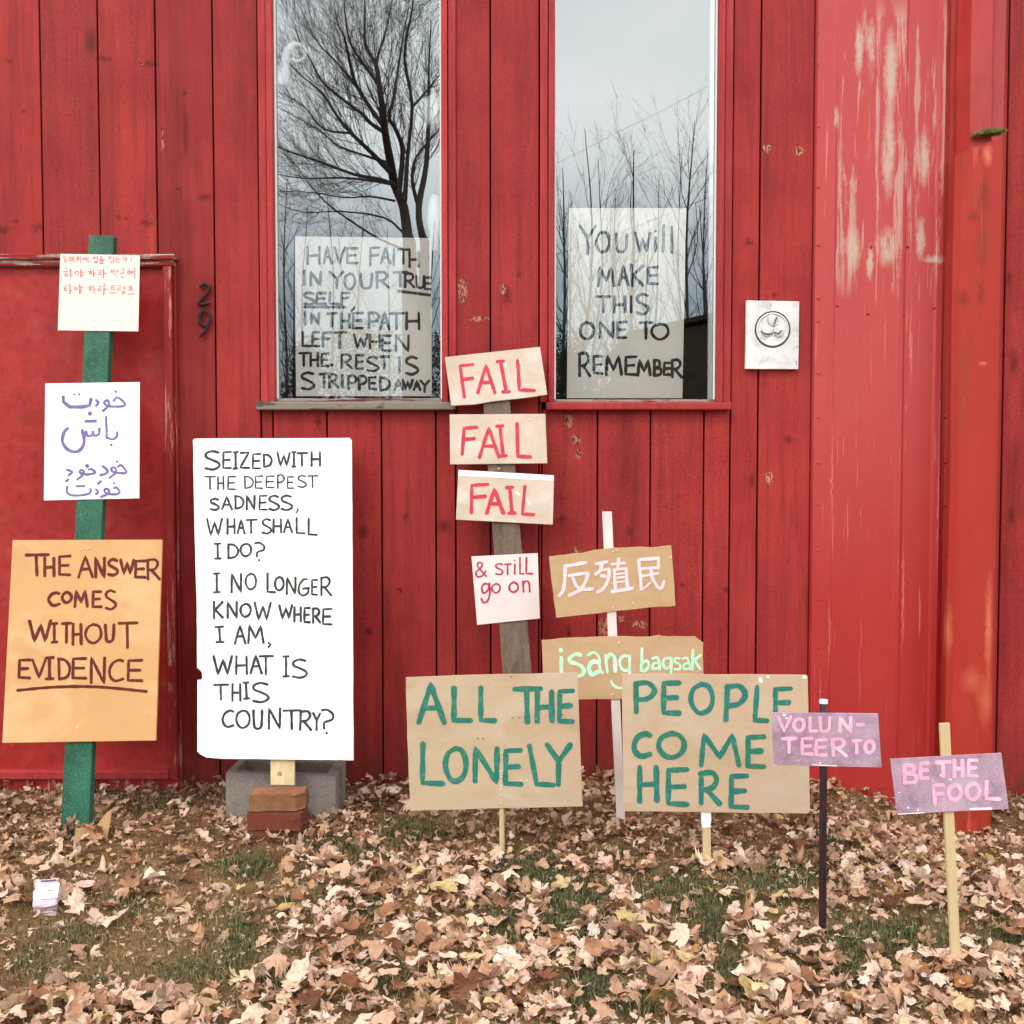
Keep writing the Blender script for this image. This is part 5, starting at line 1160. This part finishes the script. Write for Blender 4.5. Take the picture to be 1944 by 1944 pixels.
# leaves heaped against the feet of the posts, block and bricks
feet = [PG(142, 1583), PG(1181, 1578), PG(953, 1630), PG(1341, 1655), PG(1562, 1780), PG(1817, 1848), PG(1840, 1600), PG(450, 1570), PG(640, 1568), PG(500, 1590), PG(570, 1590)]
for j in range(190):
    f = feet[j % len(feet)]; x_, y_ = f.x + rng.normal(0, .055), f.y + rng.normal(0.0, .03); pts[j, :3] = (x_, y_, float(ground_z(x_, y_))); sizes[j] *= .8; lift[j] = rng.uniform(.004, .02)
tones = rng.random(N) ** 1.0
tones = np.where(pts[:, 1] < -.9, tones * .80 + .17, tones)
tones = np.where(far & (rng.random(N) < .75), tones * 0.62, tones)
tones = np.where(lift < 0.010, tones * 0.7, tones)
# the 300 leaves that show largest: near ones on top of the litter
pts[:, 3], pts[:, 4] = to_px(pts[:, 0], pts[:, 1], pts[:, 2])
vis = (pts[:, 3] > 0) & (pts[:, 3] < 1944) & (pts[:, 4] > 1480) & (pts[:, 4] < 1944)
score = np.where(vis, sizes / (pts[:, 1] + 4.25) * (1 + 14 * lift), 0)
# no leaf object may stand in a post or the packet
order = np.argsort(-score); top = order[:300]; rest = np.setdiff1d(np.arange(N), top)
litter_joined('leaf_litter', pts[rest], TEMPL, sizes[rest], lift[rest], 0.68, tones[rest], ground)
NF = 26000
pf_ = scatter(NF, lambda a, b: np.clip(leaf_density(a, b) + .45, 0, 1))
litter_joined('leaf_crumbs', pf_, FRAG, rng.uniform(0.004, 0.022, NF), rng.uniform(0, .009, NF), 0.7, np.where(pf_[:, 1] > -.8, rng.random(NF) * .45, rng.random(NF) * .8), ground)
LM = []
for P, Fc in TEMPL:
    me = bpy.data.meshes.new('leaf'); me.from_pydata([tuple(v) for v in P], [], [tuple(int(q) for q in f) for f in Fc]); me.update(); me.materials.append(ML_O); LM.append(me)
Mt, _ = rots(len(top), 0.5)
for k, i in enumerate(top):
    w = int(rng.integers(0, NT_)); P = TEMPL[w][0] @ Mt[k].T * sizes[i] * 1.08; dz = -min(0, P[:, 2].min()) * .7
    o = bpy.data.objects.new('leaf', LM[w]); COL.objects.link(o); o.parent = ground
    m4 = np.eye(4); m4[:3, :3] = Mt[k] * sizes[i] * 1.08; m4[:3, 3] = (pts[i, 0], pts[i, 1], pts[i, 2] + lift[i] + dz + .006); o.matrix_basis = Matrix(m4.tolist())
# the big curled piece at the foot of the green post
fc = PG(178, 1592); V = []; Fc = []
for j in range(7):
    for i in range(9):
        u, v = i / 8, j / 6; x = (u - .15) * .115; d = .035 * math.sin(u * 2.6 + .3)
        V.append(fc + Vector((x - .045, -.02 + v * .05 * (1 - .5 * (1 - u)), .004 + v * (.02 + .062 * u ** 1.6) + .01 * math.sin(u * 9) * v)))
for j in range(6):
    for i in range(8): a = j * 9 + i; Fc.append((a, a + 1, a + 10, a + 9))
o = mesh_obj('curled_scrap', V, Fc, plain('tan_scrap', srgb(176, 142, 102), 0.8, .10, 40, .2, .4, alt=srgb(140, 96, 62), altf=.6), None, True)
tag(o, 'large tan curled leaf scrap standing against the foot of the green post', 'leaf scrap')
# a pale big leaf beside the concrete block, twigs
for k, (px, py, s, tn) in enumerate(((398, 1552, .062, 5), (375, 1690, .055, 3), (1500, 1595, .05, 7))):
    pass
M_TWIG = plain('dry_twig', srgb(150, 116, 88), .85, .2, 80, .1, .3)
TWL = ['thick brown twig near the lower left corner of the lawn', 'thin twig left of the green tuft below the bricks', 'short twig in the thin grass at lower left', 'brown twig behind the two cardboard signs', 'thin pale twig between the green post foot and the bricks', 'twig among leaves below the all the lonely sign', 'twig between the dark pole and the pine stake', 'twig near the bottom edge left of centre']
for k, (x0, y0, x1, y1, r) in enumerate(((68, 1880, 95, 1855, .004), (400, 1640, 455, 1628, .0028), (320, 1875, 350, 1860, .0025), (1125, 1560, 1180, 1545, .003), (300, 1655, 345, 1648, .0025), (1015, 1815, 1060, 1800, .003), (1690, 1655, 1735, 1640, .0028), (610, 1905, 665, 1890, .003))):
    a, b = PG(x0, y0), PG(x1, y1); V, Fc = [], []; m = a.lerp(b, .5) + Vector((.004, .003, .008))
    tube(V, Fc, [a + Vector((0, 0, .004)), m, b + Vector((0, 0, .006))], [r, r * .9, r * .6], 6)
    o = mesh_obj('twig', V, Fc, M_TWIG); tag(o, TWL[k], 'twig', 'twigs among the fallen leaves')

# ---- grass
def blades(name, n, dens, lmin, lmax, wid, cols, lean, label):
    p = scatter(n, dens); Lh = rng.uniform(lmin, lmax, n); a = rng.uniform(0, 2 * np.pi, n); ln = np.abs(rng.normal(0, lean, n))
    d = np.stack([np.cos(a), np.sin(a), 0 * a], 1); q = np.stack([-np.sin(a + rng.normal(0, .8, n)), np.cos(a), 0 * a], 1)
    w = wid * rng.uniform(.6, 1.3, n); P = p[:, :3]; up = np.array([0, 0, 1.0])
    s1 = P + d * (Lh * ln * .35)[:, None] + up * (Lh * .55)[:, None]; s2 = P + d * (Lh * ln)[:, None] + up * (Lh * np.clip(1 - ln * .45, .15, 1))[:, None]
    V = np.stack([P - q * w[:, None], P + q * w[:, None], s1 + q * (w * .75)[:, None], s1 - q * (w * .75)[:, None], s2], 1).reshape(-1, 3)
    b = np.arange(n)[:, None] * 5; Fc = np.concatenate([b + [0, 1, 2], b + [0, 2, 3], b + [3, 2, 4]])
    tone = np.repeat(rng.random(n), 5)
    t = NT(name + '_blade', 0.6, .2); at = t.new('ShaderNodeAttribute', attribute_name='tone'); t.col(t.ramp(at.outputs['Fac'], cols))
    o = np_obj(name, V, Fc, t.m, None, tone); o['kind'] = 'stuff'; o['label'] = label; o['category'] = 'grass'; return o
def gd(a, b):
    d = np.zeros_like(a)
    for cx, cy, rx, ry, k in GRASS: d = d + k * bumpf(a, b, cx, cy, rx * .9, ry * .9) * (.35 + .65 * (np.sin(a * .11) * np.sin(b * .17 + a * .03) > -.25))
    return np.clip(d, 0, 1)
blades('green_grass', 32000, gd, .012, .042, .0011, [(0, srgb(40, 44, 28)), (.35, srgb(66, 74, 44)), (.7, srgb(98, 104, 66)), (.90, srgb(134, 134, 92)), (1, srgb(172, 160, 120))], .75, 'tufts of short green grass showing between the fallen leaves')
blades('dead_grass', 42000, lambda a, b: np.clip(.18 + .75 * bumpf(a, b, 150, 1780, 360, 130) + gd(a, b) * .6, 0, 1), .010, .030, .0010, [(0, srgb(66, 48, 30)), (.4, srgb(112, 88, 56)), (.7, srgb(142, 118, 80)), (.86, srgb(104, 92, 56)), (.93, srgb(176, 150, 112)), (1, srgb(200, 176, 138))], 1.2, 'flattened brown and olive dead grass over the bare lawn')
# ------------------------------------------------------------------ what stands across the yard (seen in the window panes)
YG = 0.03
def mir(px, py, dist):
    """a place across the yard whose reflection in the panes falls on this photo pixel; dist = metres beyond the pane"""
    p = PW(px, py, YG + dist); return Vector((p.x, 2 * YG - p.y, p.z))
M_BARK = plain('dark_bark', srgb(92, 82, 76), .95, .2, 12, .1, .6)
M_TWIGS = plain('grey_twigs', srgb(98, 90, 88), .95, .15, 12, .1, 0)
def grow(V, Fc, p, d, L, r, lev, maxlev, bend, up):
    n = 4 if lev < 2 else 3; pts, rad = [p.copy()], [r]; q = p.copy(); dd = d.copy()
    for i in range(n):
        dd = (dd + Vector([random.gauss(0, bend) for _ in range(3)]) + Vector((0, 0, up))).normalized(); q = q + dd * (L / n); pts.append(q.copy()); rad.append(r * (1 - .75 * (i + 1) / n))
    tube(V, Fc, pts, rad, 5 if r > .02 else 3, False)
    if lev >= maxlev: return
    k = random.choice((3, 4)) if lev < maxlev - 1 else random.choice((2, 3, 4))
    for j in range(k):
        f = random.uniform(.25, 1.0); i = min(n - 1, int(f * n)); b = pts[i].lerp(pts[i + 1], f * n - i if f * n - i <= 1 else 1); t = (pts[i + 1] - pts[i]).normalized()
        side = Vector([random.gauss(0, 1) for _ in range(3)]); side = (side - t * side.dot(t)).normalized()
        grow(V, Fc, b, (t + side * random.uniform(.25, .6)).normalized(), L * random.uniform(.42, .68), max(.0026, rad[i] * .6), lev + 1, maxlev, bend, up)
D = 19.0; cW = Crop(500, 0, 4.2)
limbs = [  # big maple: limb paths as they stand against the sky, with girth
 ([(1165, 1930), (1150, 1880), (1120, 1650), (1050, 1480), (1010, 1280), (975, 1080), (950, 860), (925, 700), (900, 520), (820, 360), (810, 180), (810, -40)], .20, .02, 3),
 ([(1050, 1480), (930, 1430), (700, 1385), (400, 1275), (110, 1170), (-100, 1100)], .075, .012, 3), ([(1030, 1470), (860, 1440), (620, 1415), (330, 1420), (60, 1380)], .05, .01, 2),
 ([(1010, 1370), (860, 1210), (700, 1060), (590, 930), (480, 760), (300, 600), (180, 480)], .085, .012, 3), ([(970, 1050), (860, 980), (780, 900), (500, 690), (400, 520), (290, 330), (250, 180)], .07, .012, 3),
 ([(960, 1000), (860, 870), (740, 680), (690, 480), (650, 300), (600, 200), (560, 40)], .075, .012, 3), ([(930, 700), (850, 580), (700, 350), (650, 100), (640, -60)], .06, .012, 3), ([(900, 520), (930, 400), (980, 260), (1010, 120), (1040, -30)], .05, .01, 2),
 ([(1080, 1560), (1110, 1200), (1050, 1020), (1000, 930), (1040, 780), (1080, 500), (1120, 250), (1160, 60)], .09, .012, 3), ([(1130, 1600), (1150, 1250), (1180, 850), (1120, 450), (1180, 100), (1200, -40)], .08, .012, 3),
 ([(1180, 860), (1270, 760), (1400, 600), (1500, 520)], .045, .01, 2), ([(1290, 1930), (1265, 1860), (1240, 1650), (1300, 1300), (1310, 1000), (1310, 700), (1320, 400), (1330, 150)], .14, .015, 3), ([(1240, 1650), (1190, 1450), (1220, 1250), (1380, 1050), (1480, 900)], .07, .012, 3),
 ([(1120, 1860), (960, 1730), (600, 1680), (300, 1690), (60, 1600)], .04, .008, 2), ([(1050, 1600), (850, 1565), (640, 1570), (400, 1530), (110, 1520)], .035, .008, 2), ([(1180, 2020), (900, 1890), (570, 1670), (400, 1500), (250, 1300), (100, 1180)], .045, .008, 2),
 ([(980, 1290), (820, 1240), (600, 1170), (470, 1060), (300, 960), (100, 860)], .05, .01, 3), ([(700, 1060), (480, 1030), (330, 860), (120, 740)], .04, .01, 2), ([(800, 780), (700, 640), (560, 470), (430, 330), (330, 120)], .04, .01, 3)]
tree = thing('maple_tree', 'large bare maple across the yard, mirrored in the left window', 'tree', (mir(*cW(1165, 1930), D).x, mir(780, 460, D).y, -.35))
tb = mir(*cW(1165, 1930), D); Vt, Ft, Vb, Fb = [], [], [], []
gz = -.36
for li, (path, r0, r1_, lev) in enumerate(limbs):
    ph = random.uniform(0, 6); P3 = []
    for i, c in enumerate(path):
        off = 0 if i == 0 else 1.6 * math.sin(ph + i * .5) * min(1, i / 4)
        P3.append(mir(*cW(*c), D + off))
    P3 = catmull(P3, 3); n = len(P3); rad = [.70 * (r0 + (r1_ - r0) * (i / (n - 1)) ** .8) for i in range(n)]
    VV, FF = (Vt, Ft) if li in (0, 11) else (Vb, Fb)
    if li in (0, 11):
        foot = Vector((P3[0].x + (.12 if li == 0 else -.05), P3[0].y, gz - .1)); P3 = [foot, foot.lerp(P3[0], .5)] + P3; rad = [r0 * 1.5, r0 * 1.1] + rad
    tube(VV, FF, P3, rad, 8, False)
    cnt = int(8 + 10 * lev)
    for k in range(cnt):
        f = random.uniform(.18, .99) if li not in (0, 11) else random.uniform(.45, .99); i = int(f * (n - 2)) + (2 if li in (0, 11) else 0); i = min(i, len(P3) - 2)
        t = (P3[i + 1] - P3[i]).normalized(); side = Vector([random.gauss(0, 1) for _ in range(3)]); side = (side - t * side.dot(t)).normalized()
        grow(Vb, Fb, P3[i].copy(), (t + side * random.uniform(.4, .9) + Vector((0, 0, .15))).normalized(), random.uniform(.6, 1.7), max(.0035, rad[i] * .22), 0, 2, .12, .10)
part(tree, mesh_obj('trunk', Vt, Ft, M_BARK, None, True)); part(tree, mesh_obj('crown', Vb, Fb, M_TWIGS, None, False))

def sapling(px, pytop, dist, lab, spread=.5, r=.06, bushy=3):
    top = mir(px, pytop, dist); base = Vector((top.x + random.uniform(-.4, .4), top.y, gz)); H = top.z - gz
    t = thing('bare_tree', lab, 'tree', base, 'bare trees across the yard'); V, Fc = [], []
    P3 = catmull([base, base.lerp(top, .35) + Vector((random.gauss(0, .15), 0, 0)), base.lerp(top, .7) + Vector((random.gauss(0, .15), 0, 0)), top], 4); n = len(P3); rad = [r * (1 - .88 * i / (n - 1)) for i in range(n)]
    tube(V, Fc, P3, rad, 6, False); part(t, mesh_obj('trunk', V, Fc, M_BARK, None, True)); V, Fc = [], []
    for k in range(17):
        f = random.uniform(.28, .98); i = min(n - 2, int(f * (n - 1))); a = random.uniform(0, 6.28)
        grow(V, Fc, P3[i].copy(), Vector((math.cos(a) * spread, math.sin(a) * spread, 1)).normalized(), H * random.uniform(.12, .30) * (1.2 - f * .6), rad[i] * .5, 0, bushy - 1, .12, .06)
    part(t, mesh_obj('crown', V, Fc, M_TWIGS, None)); return t
SAP = [(1085, 420, 32, 'far bare tree mirrored beside the right poster, lower than the rest'), (1230, 430, 30, 'far low bare tree mirrored through the middle of the right poster'), (1330, 400, 33, 'far bare tree mirrored above the garage ridge'), (560, 450, 32, 'far low bare tree mirrored left of the left poster'), (640, 440, 33, 'far low bare tree mirrored through the left poster'), (735, 430, 31, 'far low bare tree mirrored near the maple trunk'), (825, 420, 30, 'far bare tree mirrored at the right edge of the left window'), (1150, 440, 29, 'far low bare tree mirrored left of the garage'), (1110, 245, 24, 'tall thin bare tree mirrored left of centre in the right window'), (1135, 300, 27, 'bare forked tree mirrored just right of the thinnest one'), (1202, 285, 21, 'straight bare sapling mirrored above the right poster'), (1320, 230, 25, 'bare tree mirrored near the right edge of the right window'), (1295, 300, 29, 'twiggy bare tree mirrored beside the garage roof'), (1068, 320, 28, 'bare tree mirrored at the left edge of the right window'), (1250, 330, 31, 'low twiggy bare tree mirrored over the right poster'),
       (545, 330, 27, 'bare young tree mirrored at the left edge of the left window'), (620, 360, 30, 'bare young tree mirrored above the left poster'), (690, 400, 33, 'small bare tree mirrored behind the big maple'), (585, 390, 25, 'low bare tree mirrored beside the left poster'), (1170, 360, 33, 'far bare tree mirrored behind the right poster'), (1345, 280, 30, 'bare tree mirrored at the far right of the right window')]
for px, pt, di, lab in SAP: sapling(px, pt, di, lab, random.uniform(.35, .75), random.uniform(.05, .085), 3)
# evergreen shrubs and hedge
M_EVER = plain('dark_evergreen', srgb(52, 56, 40), .9, .3, 3, .15, 0, alt=srgb(74, 66, 48), altf=.6)
def shrub(x, y, w, h, lab, conic=.5, n=6500):
    t = thing('evergreen_shrub', lab, 'shrub', (x, y, gz), 'evergreen shrubs across the yard'); V, Fc = [], []
    tube(V, Fc, [Vector((x, y, gz)), Vector((x, y, gz + h * .7))], [.06, .02], 6); part(t, mesh_obj('stem', V, Fc, M_BARK)); V, Fc = [], []
    for k in range(n):
        f = random.random() ** 1.2; rr = w / 2 * (1 - f * conic) * (.75 + .3 * math.sin(k * 1.7 + f * 9)) * math.sqrt(random.random()); a = random.uniform(0, 6.28)
        c = Vector((x + rr * math.cos(a), y + rr * math.sin(a), gz + .05 + f * h * random.uniform(.92, 1.0))); s = random.uniform(.03, .075); u = Vector([random.gauss(0, 1) for _ in range(3)]).normalized(); v = u.orthogonal().normalized(); b = len(V)
        V += [c - u * s, c + v * s * .4, c + u * s, c - v * s * .4]; Fc.append((b, b + 1, b + 2, b + 3))
    part(t, mesh_obj('foliage', V, Fc, M_EVER)); return t
SH = [(-3.9, -25, 3.0, 5.4, .35), (-1.9, -25.5, 2.8, 5.2, .3), (3.2, -27, 3.2, 5.0, .3), (1.6, -28, 3.0, 5.6, .35), (4.9, -29, 3.2, 4.6, .3), (-5.2, -17.5, 2.4, 3.3, .3), (-4.4, -19.5, 2.2, 4.3, .6), (-3.2, -20, 2.0, 3.0, .4), (-2.6, -16.2, 1.3, 2.6, .5), (-.9, -18, 1.7, 3.7, .7), (.1, -20, 2.4, 3.6, .4), (1.3, -20.5, 2.2, 4.2, .6), (2.0, -23, 2.5, 3.6, .3)]
LB = ['far dark evergreen mirrored through the upper half of the left poster', 'far evergreen mirrored at the right of the left poster', 'far evergreen mirrored through the right half of the right poster', 'far evergreen mirrored through the left half of the right poster', 'far evergreen mirrored behind the garage roof', 'dark evergreen mirrored at the lower left of the left window', 'tall dark evergreen mirrored left of the left poster', 'dark evergreen mirrored behind the left poster', 'low evergreen mirrored under the maple', 'pointed evergreen mirrored right of the left poster', 'wide evergreen mirrored between the windows', 'dark evergreen mirrored at the lower left of the right window', 'evergreen mirrored behind the right poster']
for (x, y, w, h, c), lb in zip(SH, LB): shrub(x, y, w, h, lb, c)
# garage whose roof edge cuts across the right pane
ga, gb_ = mir(1203, 634, 20), mir(1352, 601, 20)
M_GAR = plain('dark_brown_siding', srgb(70, 62, 50), .85, .15, 4, .1, 0); M_ROOF = plain('dark_shingle', srgb(60, 56, 52), .9, .2, 10, .1, 0)
g0 = thing('garage', 'dark brown garage with a sloping roof edge, mirrored low in the right window', 'garage', (ga.x, ga.y, gz))
sl = (gb_.z - ga.z) / (gb_.x - ga.x); x0, x1, x2 = ga.x, ga.x + 4.0, ga.x + 8.0; zA = ga.z; zR = zA + sl * 4.0
def ext(name, prof, y0, y1, mat):
    V = [(x, y0, z) for x, z in prof] + [(x, y1, z) for x, z in prof]; m = len(prof); Fc = [tuple(range(m)), tuple(reversed(range(m, 2 * m)))] + [(i, i + m, (i + 1) % m + m, (i + 1) % m) for i in range(m)]
    part(g0, mesh_obj(name, V, Fc, mat))
ext('wall', [(x0 + .15, gz - .1), (x2 - .15, gz - .1), (x2 - .15, zA - .10), (x1, zR - .12), (x0 + .15, zA - .10)], ga.y - 7, ga.y - .05, M_GAR)
ext('roof', [(x0 - .15, zA - .04), (x0 - .15, zA + .04), (x1, zR + .05), (x2 + .15, zA + .04), (x2 + .15, zA - .04), (x1, zR - .08)], ga.y - 7.2, ga.y + .1, M_ROOF)
for dx in (1.0, 4.6): part(g0, bm_obj('door', boxbm(x0 + dx, x0 + dx + 2.4, ga.y - .049, ga.y - .02, gz, gz + 2.0), M_ROOF))
# two overhead cables
for k, (a, b, lab) in enumerate((((1000, 500), (1400, 352), 'thick overhead cable mirrored across the right window'), ((1000, 335), (1420, 120), 'thin overhead cable mirrored high across the right window'))):
    A, B = mir(*a, 14), mir(*b, 14); u = (B - A); A2, B2 = A - u * 2.2, B + u * 2.2; V, Fc = [], []
    P3 = [A2.lerp(B2, i / 12) + Vector((0, 0, -.25 * (1 - (2 * i / 12 - 1) ** 2) + .2)) for i in range(13)]
    tube(V, Fc, P3, [.0045 if k == 0 else .0022] * 13, 6); o = mesh_obj('overhead_cable', V, Fc, M_BARK, None, True); tag(o, lab, 'cable')
